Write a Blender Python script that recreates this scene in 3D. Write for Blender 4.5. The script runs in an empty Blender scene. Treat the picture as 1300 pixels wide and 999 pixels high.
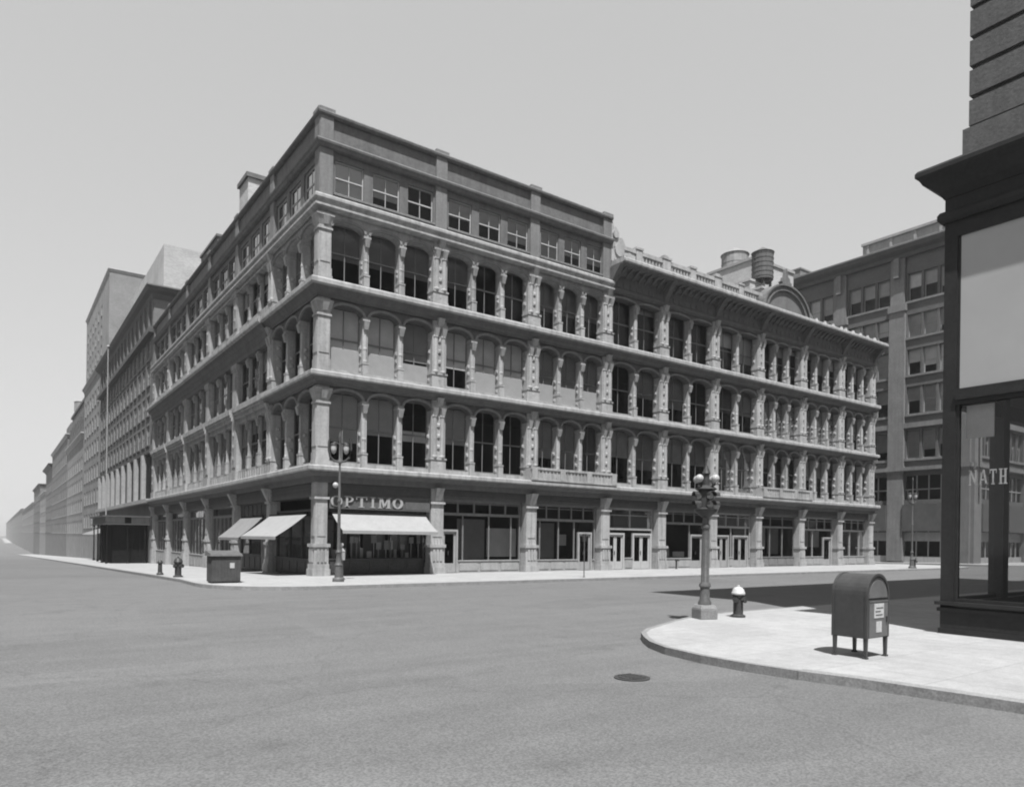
import bpy, bmesh, math, random
from mathutils import Vector, Matrix
R = random.Random(7)
S = bpy.context.scene
COL = S.collection
PI = math.pi
rad = math.radians

# ------------------------------------------------------------ materials
def new_mat(name):
    m = bpy.data.materials.new(name); m.use_nodes = True
    nt = m.node_tree; nt.nodes.clear()
    out = nt.nodes.new('ShaderNodeOutputMaterial')
    return m, nt, out

TONE = .82
def grey(name, v, var=.12, scale=1.2, rough=.75, bump=.0, fine=0, streak=0, spec=.3, metal=0, speck=0):
    """grey procedural surface: two scales of mottling, optional vertical streaks and specks"""
    v *= TONE
    m, nt, out = new_mat(name); N = nt.nodes; L = nt.links
    b = N.new('ShaderNodeBsdfPrincipled'); L.new(b.outputs[0], out.inputs[0])
    b.inputs['Roughness'].default_value = rough
    b.inputs['Specular IOR Level'].default_value = spec
    b.inputs['Metallic'].default_value = metal
    tc = N.new('ShaderNodeTexCoord')
    geo = N.new('ShaderNodeNewGeometry')
    n1 = N.new('ShaderNodeTexNoise'); n1.inputs['Scale'].default_value = scale; n1.inputs['Detail'].default_value = 8
    n1.inputs['Roughness'].default_value = .65
    L.new(geo.outputs['Position'], n1.inputs['Vector'])
    mr = N.new('ShaderNodeMapRange'); mr.inputs['From Min'].default_value = .3; mr.inputs['From Max'].default_value = .7
    mr.inputs['To Min'].default_value = v*(1-var); mr.inputs['To Max'].default_value = v*(1+var)
    L.new(n1.outputs['Fac'], mr.inputs['Value'])
    val = mr.outputs[0]
    if fine:
        n2 = N.new('ShaderNodeTexNoise'); n2.inputs['Scale'].default_value = scale*fine; n2.inputs['Detail'].default_value = 4
        L.new(geo.outputs['Position'], n2.inputs['Vector'])
        m2 = N.new('ShaderNodeMapRange'); m2.inputs['From Min'].default_value = .3; m2.inputs['From Max'].default_value = .7
        m2.inputs['To Min'].default_value = 1-var*.8; m2.inputs['To Max'].default_value = 1+var*.8
        L.new(n2.outputs['Fac'], m2.inputs['Value'])
        mm = N.new('ShaderNodeMath'); mm.operation = 'MULTIPLY'; L.new(val, mm.inputs[0]); L.new(m2.outputs[0], mm.inputs[1]); val = mm.outputs[0]
    if streak:
        mp = N.new('ShaderNodeMapping'); mp.inputs['Scale'].default_value = (2.2, 2.2, .16)
        L.new(geo.outputs['Position'], mp.inputs['Vector'])
        n3 = N.new('ShaderNodeTexNoise'); n3.inputs['Scale'].default_value = 1.6; n3.inputs['Detail'].default_value = 6
        L.new(mp.outputs[0], n3.inputs['Vector'])
        m3 = N.new('ShaderNodeMapRange'); m3.inputs['From Min'].default_value = .42; m3.inputs['From Max'].default_value = .68
        m3.inputs['To Min'].default_value = 1; m3.inputs['To Max'].default_value = 1-streak
        L.new(n3.outputs['Fac'], m3.inputs['Value'])
        mm = N.new('ShaderNodeMath'); mm.operation = 'MULTIPLY'; L.new(val, mm.inputs[0]); L.new(m3.outputs[0], mm.inputs[1]); val = mm.outputs[0]
    if speck:
        n4 = N.new('ShaderNodeTexNoise'); n4.inputs['Scale'].default_value = 38; n4.inputs['Detail'].default_value = 3
        L.new(geo.outputs['Position'], n4.inputs['Vector'])
        m4 = N.new('ShaderNodeMapRange'); m4.inputs['From Min'].default_value = .35; m4.inputs['From Max'].default_value = .65
        m4.inputs['To Min'].default_value = 1-speck; m4.inputs['To Max'].default_value = 1+speck
        L.new(n4.outputs['Fac'], m4.inputs['Value'])
        mm = N.new('ShaderNodeMath'); mm.operation = 'MULTIPLY'; L.new(val, mm.inputs[0]); L.new(m4.outputs[0], mm.inputs[1]); val = mm.outputs[0]
    cb = N.new('ShaderNodeCombineColor')
    for i in range(3): L.new(val, cb.inputs[i])
    L.new(cb.outputs[0], b.inputs['Base Color'])
    if bump:
        bp = N.new('ShaderNodeBump'); bp.inputs['Strength'].default_value = bump; bp.inputs['Distance'].default_value = .02
        n5 = N.new('ShaderNodeTexNoise'); n5.inputs['Scale'].default_value = 14; n5.inputs['Detail'].default_value = 6
        L.new(geo.outputs['Position'], n5.inputs['Vector'])
        L.new(n5.outputs['Fac'], bp.inputs['Height']); L.new(bp.outputs[0], b.inputs['Normal'])
    return m

def glass_mat(name, tint=.8, rough=.03, refl=.9):
    m, nt, out = new_mat(name); N = nt.nodes; L = nt.links
    tr = N.new('ShaderNodeBsdfTransparent'); tr.inputs[0].default_value = (tint, tint, tint, 1)
    gl = N.new('ShaderNodeBsdfGlossy'); gl.inputs['Roughness'].default_value = rough
    gl.inputs['Color'].default_value = (refl, refl, refl, 1)
    fr = N.new('ShaderNodeFresnel'); fr.inputs['IOR'].default_value = 1.45
    geo = N.new('ShaderNodeNewGeometry')
    ns = N.new('ShaderNodeTexNoise'); ns.inputs['Scale'].default_value = .9; ns.inputs['Detail'].default_value = 1
    L.new(geo.outputs['Position'], ns.inputs['Vector'])
    bp = N.new('ShaderNodeBump'); bp.inputs['Strength'].default_value = .25; bp.inputs['Distance'].default_value = .03
    L.new(ns.outputs['Fac'], bp.inputs['Height']); L.new(bp.outputs[0], gl.inputs['Normal'])
    mx = N.new('ShaderNodeMixShader')
    L.new(fr.outputs[0], mx.inputs[0]); L.new(tr.outputs[0], mx.inputs[1]); L.new(gl.outputs[0], mx.inputs[2])
    L.new(mx.outputs[0], out.inputs[0])
    return m

def brick_mat(name, v, mortar, sc=1.0, bw=.24, bh=.08, var=.15):
    v *= TONE; mortar *= TONE
    m, nt, out = new_mat(name); N = nt.nodes; L = nt.links
    b = N.new('ShaderNodeBsdfPrincipled'); L.new(b.outputs[0], out.inputs[0]); b.inputs['Roughness'].default_value = .9
    b.inputs['Specular IOR Level'].default_value = .2
    geo = N.new('ShaderNodeNewGeometry'); sp = N.new('ShaderNodeSeparateXYZ'); L.new(geo.outputs['Position'], sp.inputs[0])
    ad = N.new('ShaderNodeMath'); ad.operation = 'ADD'; L.new(sp.outputs[0], ad.inputs[0]); L.new(sp.outputs[1], ad.inputs[1])
    cx = N.new('ShaderNodeCombineXYZ'); L.new(ad.outputs[0], cx.inputs[0]); L.new(sp.outputs[2], cx.inputs[1])
    br = N.new('ShaderNodeTexBrick'); L.new(cx.outputs[0], br.inputs['Vector']); br.inputs['Scale'].default_value = 1
    br.inputs['Brick Width'].default_value = bw*sc; br.inputs['Row Height'].default_value = bh*sc; br.inputs['Mortar Size'].default_value = .012*sc
    br.inputs['Color1'].default_value = (v*.85,)*3+(1,); br.inputs['Color2'].default_value = (v*1.15,)*3+(1,); br.inputs['Mortar'].default_value = (mortar,)*3+(1,)
    n1 = N.new('ShaderNodeTexNoise'); n1.inputs['Scale'].default_value = .4; n1.inputs['Detail'].default_value = 8
    L.new(geo.outputs['Position'], n1.inputs['Vector'])
    mr = N.new('ShaderNodeMapRange'); mr.inputs['From Min'].default_value = .3; mr.inputs['From Max'].default_value = .7
    mr.inputs['To Min'].default_value = 1-var; mr.inputs['To Max'].default_value = 1+var
    L.new(n1.outputs['Fac'], mr.inputs['Value'])
    vm = N.new('ShaderNodeVectorMath'); vm.operation = 'SCALE'; L.new(br.outputs['Color'], vm.inputs[0]); L.new(mr.outputs[0], vm.inputs['Scale'])
    L.new(vm.outputs[0], b.inputs['Base Color'])
    return m

def road_mat():
    m, nt, out = new_mat('asphalt'); N = nt.nodes; L = nt.links
    b = N.new('ShaderNodeBsdfPrincipled'); L.new(b.outputs[0], out.inputs[0]); b.inputs['Roughness'].default_value = .85
    b.inputs['Specular IOR Level'].default_value = .3
    geo = N.new('ShaderNodeNewGeometry')
    def noise(scale, lo, hi, det=6, mp=None):
        n = N.new('ShaderNodeTexNoise'); n.inputs['Scale'].default_value = scale; n.inputs['Detail'].default_value = det
        if mp:
            q = N.new('ShaderNodeMapping'); q.inputs['Scale'].default_value = mp; L.new(geo.outputs['Position'], q.inputs['Vector']); L.new(q.outputs[0], n.inputs['Vector'])
        else: L.new(geo.outputs['Position'], n.inputs['Vector'])
        r = N.new('ShaderNodeMapRange'); r.inputs['From Min'].default_value = .35; r.inputs['From Max'].default_value = .65
        r.inputs['To Min'].default_value = lo; r.inputs['To Max'].default_value = hi
        L.new(n.outputs['Fac'], r.inputs['Value']); return r.outputs[0], n
    a, _ = noise(.12, ROAD*.96, ROAD*1.04)
    c, _ = noise(1.0, .95, 1.05, 6, (.12, 1.6, 1))      # worn wheel tracks along the avenue
    d, nf = noise(40, .75, 1.25, 3)
    e, _ = noise(1.1, .96, 1.04)
    v = a
    for k in (c, d, e):
        mm = N.new('ShaderNodeMath'); mm.operation = 'MULTIPLY'; L.new(v, mm.inputs[0]); L.new(k, mm.inputs[1]); v = mm.outputs[0]
    # repaired patches and oil drips
    mpp = N.new('ShaderNodeMapping'); mpp.inputs['Scale'].default_value = (.11, .23, 1); mpp.inputs['Rotation'].default_value = (0, 0, .05); L.new(geo.outputs['Position'], mpp.inputs['Vector'])
    pv_ = N.new('ShaderNodeTexVoronoi'); pv_.distance = 'CHEBYCHEV'; pv_.inputs['Scale'].default_value = 1; L.new(mpp.outputs[0], pv_.inputs['Vector'])
    ps = N.new('ShaderNodeSeparateColor'); L.new(pv_.outputs['Color'], ps.inputs[0])
    pr_ = N.new('ShaderNodeMapRange'); pr_.inputs['From Min'].default_value = .8; pr_.inputs['From Max'].default_value = .82; pr_.inputs['To Min'].default_value = 1; pr_.inputs['To Max'].default_value = .93; L.new(ps.outputs[0], pr_.inputs['Value'])
    ov = N.new('ShaderNodeTexVoronoi'); ov.inputs['Scale'].default_value = .55; L.new(geo.outputs['Position'], ov.inputs['Vector'])
    orr = N.new('ShaderNodeMapRange'); orr.inputs['From Min'].default_value = .03; orr.inputs['From Max'].default_value = .16; orr.inputs['To Min'].default_value = .84; orr.inputs['To Max'].default_value = 1; L.new(ov.outputs['Distance'], orr.inputs['Value'])
    for k in (pr_.outputs[0], orr.outputs[0]):
        mm = N.new('ShaderNodeMath'); mm.operation = 'MULTIPLY'; L.new(v, mm.inputs[0]); L.new(k, mm.inputs[1]); v = mm.outputs[0]
    # tarred cracks and seams
    vo = N.new('ShaderNodeTexVoronoi'); vo.feature = 'DISTANCE_TO_EDGE'; vo.inputs['Scale'].default_value = .16
    wn = N.new('ShaderNodeTexNoise'); wn.inputs['Scale'].default_value = .8; wn.inputs['Detail'].default_value = 4
    L.new(geo.outputs['Position'], wn.inputs['Vector'])
    vs = N.new('ShaderNodeVectorMath'); vs.operation = 'SCALE'; vs.inputs['Scale'].default_value = 1.6; L.new(wn.outputs['Color'], vs.inputs[0])
    va = N.new('ShaderNodeVectorMath'); va.operation = 'ADD'; L.new(geo.outputs['Position'], va.inputs[0]); L.new(vs.outputs[0], va.inputs[1])
    L.new(va.outputs[0], vo.inputs['Vector'])
    r = N.new('ShaderNodeMapRange'); r.inputs['From Min'].default_value = .0; r.inputs['From Max'].default_value = .007
    r.inputs['To Min'].default_value = .86; r.inputs['To Max'].default_value = 1
    L.new(vo.outputs['Distance'], r.inputs['Value'])
    mm = N.new('ShaderNodeMath'); mm.operation = 'MULTIPLY'; L.new(v, mm.inputs[0]); L.new(r.outputs[0], mm.inputs[1]); v = mm.outputs[0]
    cb = N.new('ShaderNodeCombineColor')
    for i in range(3): L.new(v, cb.inputs[i])
    L.new(cb.outputs[0], b.inputs['Base Color'])
    bp = N.new('ShaderNodeBump'); bp.inputs['Strength'].default_value = .35; bp.inputs['Distance'].default_value = .008
    L.new(nf.outputs['Fac'], bp.inputs['Height']); L.new(bp.outputs[0], b.inputs['Normal'])
    return m

def walk_mat():
    m, nt, out = new_mat('concrete_paving'); N = nt.nodes; L = nt.links
    b = N.new('ShaderNodeBsdfPrincipled'); L.new(b.outputs[0], out.inputs[0]); b.inputs['Roughness'].default_value = .9
    b.inputs['Specular IOR Level'].default_value = .2
    geo = N.new('ShaderNodeNewGeometry')
    br = N.new('ShaderNodeTexBrick'); L.new(geo.outputs['Position'], br.inputs['Vector']); br.offset = 0
    br.inputs['Scale'].default_value = 1; br.inputs['Brick Width'].default_value = 1.5; br.inputs['Row Height'].default_value = 1.5
    br.inputs['Mortar Size'].default_value = .012
    br.inputs['Color1'].default_value = (WALK*.97,)*3+(1,); br.inputs['Color2'].default_value = (WALK*1.03,)*3+(1,); br.inputs['Mortar'].default_value = (WALK*.8,)*3+(1,)
    v = br.outputs['Color']
    for sc, w in ((.5, .07), (3, .07), (12, .04), (40, .12)):
        n1 = N.new('ShaderNodeTexNoise'); n1.inputs['Scale'].default_value = sc; n1.inputs['Detail'].default_value = 6
        L.new(geo.outputs['Position'], n1.inputs['Vector'])
        mr = N.new('ShaderNodeMapRange'); mr.inputs['From Min'].default_value = .33; mr.inputs['From Max'].default_value = .67
        mr.inputs['To Min'].default_value = 1-w; mr.inputs['To Max'].default_value = 1+w
        L.new(n1.outputs['Fac'], mr.inputs['Value'])
        vm = N.new('ShaderNodeVectorMath'); vm.operation = 'SCALE'; L.new(v, vm.inputs[0]); L.new(mr.outputs[0], vm.inputs['Scale']); v = vm.outputs[0]
    L.new(v, b.inputs['Base Color'])
    return m

ROAD, WALK = .114, .27
M = {}
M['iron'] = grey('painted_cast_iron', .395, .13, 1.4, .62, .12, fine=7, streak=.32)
M['iron_plain'] = grey('weathered_cast_iron', .37, .16, 1.2, .68, .12, fine=7, streak=.35)
M['attic'] = grey('attic_sheet_metal', .15, .14, .8, .7, .1, fine=8, streak=.22)
M['attic_trim'] = grey('attic_trim_paint', .20, .12, 1, .7, .1, fine=8, streak=.2)
M['sash'] = grey('window_sash_paint', .20, .12, 3, .5)
M['sash_light'] = grey('pale_sash_paint', .42, .12, 3, .5)
M['glass'] = glass_mat('window_glass', .92, .05, .5)
M['darkpane'] = grey('dusty_dark_glass', .04, .3, 1.5, .35, spec=.25)
M['clear'] = glass_mat('shop_glass', .9, .01)
M['shade_mid'] = grey('roller_shade_cloth', .58, .1, 2, .9)
M['shade_light'] = grey('pale_roller_shade', .85, .1, 2, .9)
M['blind'] = grey('white_blind', .8, .05, 1.2, .9)
M['opal'] = grey('opal_glass_panel', .40, .06, .7, .25, spec=.5)
M['shade_dark'] = grey('dark_roller_shade', .24, .1, 2, .9)
M['board'] = grey('painted_window_board', .30, .08, 2, .8)
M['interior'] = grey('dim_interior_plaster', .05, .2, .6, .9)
M['canvas'] = grey('awning_canvas', .31, .06, 1.5, .9, .05, fine=6, streak=.06)
M['canvas_dull'] = grey('old_awning_canvas', .22, .08, 1.5, .9, .05, fine=6, streak=.1)
M['dark'] = grey('black_enamel', .012, .3, 3, .6, spec=.1)
M['darkpaint'] = grey('dark_shop_paint', .06, .3, 2, .5, fine=5)
M['shopwood'] = grey('shopfront_wood_paint', .20, .15, 2, .6, fine=6, streak=.12)
M['shoplight'] = grey('pale_shopfront_paint', .34, .12, 2, .6, fine=6, streak=.12)
M['frieze'] = grey('sign_board_paint', .10, .15, 1.5, .7, fine=6)
M['door'] = grey('pale_door_paint', .45, .08, 4, .5)
M['letter'] = grey('raised_letter_paint', .36, .08, 6, .5)
M['white'] = grey('white_paint', .5, .05, 4, .5)
M['bronze'] = grey('lamp_post_paint', .11, .2, 4, .45, fine=5)
M['bronze_dark'] = grey('dark_lamp_paint', .05, .2, 4, .45, fine=5)
M['globe'] = grey('opal_lamp_glass', .42, .03, 4, .2)
M['mail'] = grey('mail_box_paint', .05, .16, 2.5, .42, .05, fine=5, streak=.15, spec=.5)
M['mailtrim'] = grey('mail_box_trim', .06, .12, 2.5, .42)
M['mailface'] = grey('mail_box_door_paint', .13, .12, 2.5, .5, .05, fine=5, streak=.1)
M['card'] = grey('printed_card', .46, .18, 18, .8)
M['cardink'] = grey('printing_ink', .10, .2, 8, .8)
M['stone'] = grey('limestone', .34, .12, 1.5, .85, .2, fine=8, streak=.12)
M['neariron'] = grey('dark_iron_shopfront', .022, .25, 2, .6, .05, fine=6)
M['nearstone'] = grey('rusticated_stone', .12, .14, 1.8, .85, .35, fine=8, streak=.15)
M['palewall'] = brick_mat('whitewashed_brick', .46, .42, 1)
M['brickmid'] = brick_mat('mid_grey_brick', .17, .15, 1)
M['brickdark'] = brick_mat('dark_grey_brick', .17, .16, 1)
M['blockwall'] = brick_mat('dark_block_brick', .13, .12, 1)
M['blocktrim'] = grey('sooty_block_stone', .20, .14, 1, .8, fine=6, streak=.15)
M['panel'] = grey('shade_darkened_iron', .13, .14, 1.4, .66, .12, fine=7, streak=.2)  # shade under ledges and cornice put into the iron's colour
M['hood'] = grey('shade_darkened_hood_iron', .23, .12, 1.4, .66, .12, fine=7, streak=.2)  # blended down toward the shade-darkened panel tone
M['pediment'] = grey('dull_pediment_metal', .15, .16, 1, .7, .1, fine=8, streak=.2)
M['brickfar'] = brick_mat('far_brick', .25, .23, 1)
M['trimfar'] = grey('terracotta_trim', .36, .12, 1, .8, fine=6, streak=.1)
M['trimdark'] = grey('dark_cornice_metal', .09, .2, 1, .7)
M['roof'] = grey('tar_roof', .08, .2, 1, .9)
M['tankwood'] = grey('tank_staves', .30, .15, 2, .9, streak=.3)
M['tankdark'] = grey('dark_tank_staves', .13, .15, 2, .9, streak=.3)
M['kerb'] = grey('granite_kerb', .22, .15, 3, .85, .2, fine=8, speck=.1)
M['kerblight'] = grey('pale_kerb_stone', .25, .18, 3, .85, .2, fine=8, speck=.1)
M['manhole'] = grey('cast_iron_lid', .05, .2, 8, .6, .3)
M['boxwood'] = grey('news_box_paint', .075, .2, 3, .7, fine=6, streak=.2)
M['boxlid'] = grey('news_box_lid_paint', .11, .2, 3, .7, fine=6)
M['winletter'] = grey('faded_gilt', .33, .25, 12, .6)
M['road'] = road_mat()
M['walk'] = walk_mat()

# ------------------------------------------------------------ mesh helpers
FA = lambda u, d, z: (u, -d, z)          # front facade, outward is -Y
FB = lambda u, d, z: (-d, u, z)          # side facade, outward is -X
FW = lambda u, d, z: (u, d, z)           # world

class MB:
    def __init__(s, fr=FW): s.v = []; s.f = []; s.mi = []; s.fr = fr; s.cur = 0
    def face(s, pts, fr=None):
        fr = fr or s.fr; n = len(s.v); s.v += [fr(*p) for p in pts]; s.f.append(list(range(n, n+len(pts)))); s.mi.append(s.cur); return s
    def hexa(s, p, fr=None):
        fr = fr or s.fr; n = len(s.v); s.v += [fr(*q) for q in p]
        for f in ((0,1,2,3), (7,6,5,4), (0,4,5,1), (1,5,6,2), (2,6,7,3), (3,7,4,0)): s.f.append([n+i for i in f]); s.mi.append(s.cur)
        return s
    def box(s, u0, u1, d0, d1, z0, z1, fr=None):
        return s.hexa([(u0,d0,z0), (u1,d0,z0), (u1,d1,z0), (u0,d1,z0), (u0,d0,z1), (u1,d0,z1), (u1,d1,z1), (u0,d1,z1)], fr)
    def prism(s, poly, axis, a0, a1, fr=None):
        """poly of 2D points extruded along axis ('u','d','z')"""
        fr = fr or s.fr; n = len(s.v); k = len(poly)
        for a in (a0, a1):
            for p, q in poly:
                s.v.append(fr(*{'u': (a, p, q), 'd': (p, a, q), 'z': (p, q, a)}[axis]))
        s.f.append([n+i for i in range(k)]); s.mi.append(s.cur)
        s.f.append([n+k+i for i in range(k)][::-1]); s.mi.append(s.cur)
        for i in range(k):
            j = (i+1) % k; s.f.append([n+i, n+j, n+k+j, n+k+i]); s.mi.append(s.cur)
        return s
    def lathe(s, prof, cx=0, cy=0, seg=20, sx=1, sy=1, fr=None):
        fr = fr or s.fr; n = len(s.v); k = len(prof)
        for i in range(seg):
            a = 2*PI*i/seg
            for r, z in prof: s.v.append(fr(cx+sx*r*math.cos(a), cy+sy*r*math.sin(a), z))
        for i in range(seg):
            j = (i+1) % seg
            for q in range(k-1):
                s.f.append([n+i*k+q, n+j*k+q, n+j*k+q+1, n+i*k+q+1]); s.mi.append(s.cur)
        s.f.append([n+i*k for i in range(seg)]); s.mi.append(s.cur)
        s.f.append([n+i*k+k-1 for i in range(seg)]); s.mi.append(s.cur)
        return s
    def tube(s, pts, r, seg=8, r2=None):
        n0 = len(s.v); P = [Vector(p) for p in pts]; k = len(P)
        for i, p in enumerate(P):
            t = (P[min(i+1, k-1)]-P[max(i-1, 0)]).normalized()
            up = Vector((0, 0, 1)) if abs(t.z) < .95 else Vector((1, 0, 0))
            a = t.cross(up).normalized(); b = t.cross(a)
            rr = r if r2 is None else r+(r2-r)*i/(k-1)
            for q in range(seg):
                w = 2*PI*q/seg; s.v.append(tuple(p+a*rr*math.cos(w)+b*rr*math.sin(w)))
        for i in range(k-1):
            for q in range(seg):
                j = (q+1) % seg; s.f.append([n0+i*seg+q, n0+i*seg+j, n0+(i+1)*seg+j, n0+(i+1)*seg+q]); s.mi.append(s.cur)
        s.f.append([n0+q for q in range(seg)]); s.mi.append(s.cur)
        s.f.append([n0+(k-1)*seg+q for q in range(seg)]); s.mi.append(s.cur)
        return s
    def ball(s, c, r, seg=14, rings=8, sz=1):
        prof = [(r*math.sin(PI*i/rings)+1e-4, c[2]-r*sz*math.cos(PI*i/rings)) for i in range(rings+1)]
        return s.lathe(prof, c[0], c[1], seg)
    def mesh(s, name, mats, smooth=False, bevel=0):
        me = bpy.data.meshes.new(name); me.from_pydata(s.v, [], s.f)
        for m in (mats if isinstance(mats, (list, tuple)) else [mats]): me.materials.append(m)
        for p, i in zip(me.polygons, s.mi): p.material_index = i
        bm = bmesh.new(); bm.from_mesh(me)
        bmesh.ops.recalc_face_normals(bm, faces=bm.faces)
        if bevel: bmesh.ops.bevel(bm, geom=bm.edges[:], offset=bevel, segments=1, affect='EDGES', clamp_overlap=True)
        bm.to_mesh(me); bm.free()
        if smooth:
            for p in me.polygons: p.use_smooth = True
            me.set_sharp_from_angle(angle=rad(38))
        return me
    def build(s, name, mats, parent=None, loc=(0,0,0), rz=0, smooth=False, bevel=0):
        o = bpy.data.objects.new(name, s.mesh(name, mats, smooth, bevel)); COL.objects.link(o)
        o.location = loc; o.rotation_euler[2] = rz
        if parent: o.parent = parent
        return o

def split(mb, name, mats, parent=None, tol=.015, **k):
    """one object per cluster of touching pieces"""
    # shells
    par = list(range(len(mb.v)))
    def find(a):
        while par[a] != a: par[a] = par[par[a]]; a = par[a]
        return a
    for f in mb.f:
        for i in f[1:]:
            a, b = find(f[0]), find(i)
            if a != b: par[b] = a
    shells = {}
    for i, v in enumerate(mb.v): shells.setdefault(find(i), []).append(i)
    bx = []
    for key, idx in shells.items():
        P = [mb.v[i] for i in idx]
        bx.append((key, [min(p[a] for p in P)-tol for a in range(3)], [max(p[a] for p in P)+tol for a in range(3)]))
    g = {b[0]: b[0] for b in bx}
    def fg(a):
        while g[a] != a: g[a] = g[g[a]]; a = g[a]
        return a
    for i in range(len(bx)):
        for j in range(i+1, len(bx)):
            A, B_ = bx[i], bx[j]
            if all(A[1][a] <= B_[2][a] and B_[1][a] <= A[2][a] for a in range(3)):
                p, q = fg(A[0]), fg(B_[0])
                if p != q: g[q] = p
    out = {}
    for f, m in zip(mb.f, mb.mi): out.setdefault(fg(find(f[0])), []).append((f, m))
    res = []
    for key, fs in out.items():
        n = MB(FW); mp = {}
        for f, m in fs:
            for i in f:
                if i not in mp: mp[i] = len(n.v); n.v.append(mb.v[i])
            n.f.append([mp[i] for i in f]); n.mi.append(m)
        res.append(n.build(name, mats, parent, **k))
    return res
def tag(o, label=None, cat=None, group=None, kind=None):
    if label: o['label'] = label
    if cat: o['category'] = cat
    if group: o['group'] = group
    if kind: o['kind'] = kind
    return o
def thing(name, label, cat, loc=(0,0,0), rz=0, group=None):
    o = bpy.data.objects.new(name, None); COL.objects.link(o); o.empty_display_size = .3
    o.location = loc; o.rotation_euler[2] = rz
    return tag(o, label, cat, group)
def struct(mb, name, mat, **k): return tag(mb.build(name, mat, **k), kind='structure')
def inst(name, mesh, parent, loc=(0,0,0), rz=0):
    o = bpy.data.objects.new(name, mesh); COL.objects.link(o); o.location = loc; o.rotation_euler[2] = rz; o.parent = parent
    return o
def copy_tree(o, parent=None):
    c = o.copy(); COL.objects.link(c); c.parent = parent
    for ch in list(o.children): copy_tree(ch, c)
    return c

GS = .022
def gz(y): return -GS*min(420, max(0, y))

# ------------------------------------------------------------ ground, road, pavements
mb = MB()
ys = [-2500, -900, -60, -30, -10, 0, 3, 50, 100, 200, 320, 900, 2500]
xs = [-2500, -900, -60, -20, 0, 60, 200, 900, 2500]
for i in range(len(ys)-1):
    for j in range(len(xs)-1):
        a, b = ys[i], ys[i+1]; c, d = xs[j], xs[j+1]
        h = lambda y: -.14+gz(min(y, 420))
        mb.face([(c,a,h(a)), (d,a,h(a)), (d,b,h(b)), (c,b,h(b))])
struct(mb, 'road', M['road'])

def slab(poly, name, mat, ztop=0.0, depth=.3):
    """pavement slab; follows the slope beyond y=0 by cutting the outline into strips"""
    me = bpy.data.meshes.new(name); bm = bmesh.new()
    vs = [bm.verts.new((x, y, 0)) for x, y in poly]; f = bm.faces.new(vs)
    for yc in (0, 3, 50, 100, 200, 420):
        bmesh.ops.bisect_plane(bm, geom=bm.verts[:]+bm.edges[:]+bm.faces[:], plane_co=(0, yc, 0), plane_no=(0, 1, 0))
    r = bmesh.ops.extrude_face_region(bm, geom=bm.faces[:])
    top = set(v for v in r['geom'] if isinstance(v, bmesh.types.BMVert))
    for v in bm.verts: v.co.z = ztop+gz(v.co.y)-(0 if v in top else depth)
    bmesh.ops.recalc_face_normals(bm, faces=bm.faces); bm.to_mesh(me); bm.free(); me.materials.append(mat)
    o = bpy.data.objects.new(name, me); COL.objects.link(o); return tag(o, kind='structure')

def arc(cx, cy, r, a0, a1, n=8): return [(cx+r*math.cos(rad(a0+(a1-a0)*i/n)), cy+r*math.sin(rad(a0+(a1-a0)*i/n))) for i in range(n+1)]
main_edge = [(-6.2, 1500)]+arc(-2.4, -3.3, 3.8, 180, 270)+arc(55.4, -3.3, 3.8, 270, 360)+[(59.2, 1500)]
slab(main_edge, 'pavement', M['walk'])
next_edge = [(66, 330)]+arc(69.8, -3.3, 3.8, 180, 270)+[(400, -7.1), (400, 330)]
slab(next_edge, 'pavement', M['walk'])
near_edge = [(-2.0, -70), (-2.05, -34), (-2.3, -31), (-2.5, -29.3), (-2.72, -28.4), (-2.84, -27.5), (-2.84, -26.6), (-2.66, -25.6), (-2.34, -24.9),
             (-1.94, -24.36), (-1.5, -23.85), (-.9, -23.42), (-.1, -23.05), (.75, -22.68), (1.6, -22.35), (2.6, -22.08), (3.8, -21.93), (6, -21.9), (400, -21.9)]
slab(near_edge+[(400, -70)], 'pavement', M['walk'])

def kerb(path, name, mat, w=.17, top=.004, out=.012, lab=None):
    """stone edging along a pavement outline; outline runs with the pavement on its left"""
    P = [Vector(p) for p in path]; k = len(P); mb = MB()
    # refine long runs so the slope is followed
    pts = []
    for i in range(k):
        t = (P[min(i+1, k-1)]-P[max(i-1, 0)]).normalized(); n = Vector((-t.y, t.x))
        pts.append((P[i]-n*out, P[i]+n*w))
    for i in range(k-1):
        (a, b), (c, d) = pts[i], pts[i+1]
        za, zc = gz(P[i].y), gz(P[i+1].y)
        mb.hexa([(a.x,a.y,za-.3), (c.x,c.y,zc-.3), (d.x,d.y,zc-.05), (b.x,b.y,za-.05), (a.x,a.y,za+top), (c.x,c.y,zc+top), (d.x,d.y,zc+top), (b.x,b.y,za+top)])
    me = mb.mesh(name, mat)
    o = bpy.data.objects.new(name, me); COL.objects.link(o)
    return tag(o, kind='structure')
def dens(path, step=8):
    out = []
    for a, b in zip(path, path[1:]):
        a, b = Vector(a), Vector(b); n = max(1, int((b-a).length/step))
        out += [tuple(a+(b-a)*i/n) for i in range(n)]
    return out+[path[-1]]
kerb(dens(main_edge), 'kerb', M['kerblight'])
kerb(dens(next_edge[:-1]), 'kerb', M['kerblight'])
kerb(near_edge[:5][::-1], 'kerb', M['kerblight'], w=.22, out=.02)
kerb(near_edge[4:][::-1], 'kerb', M['kerb'], w=.10)

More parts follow.
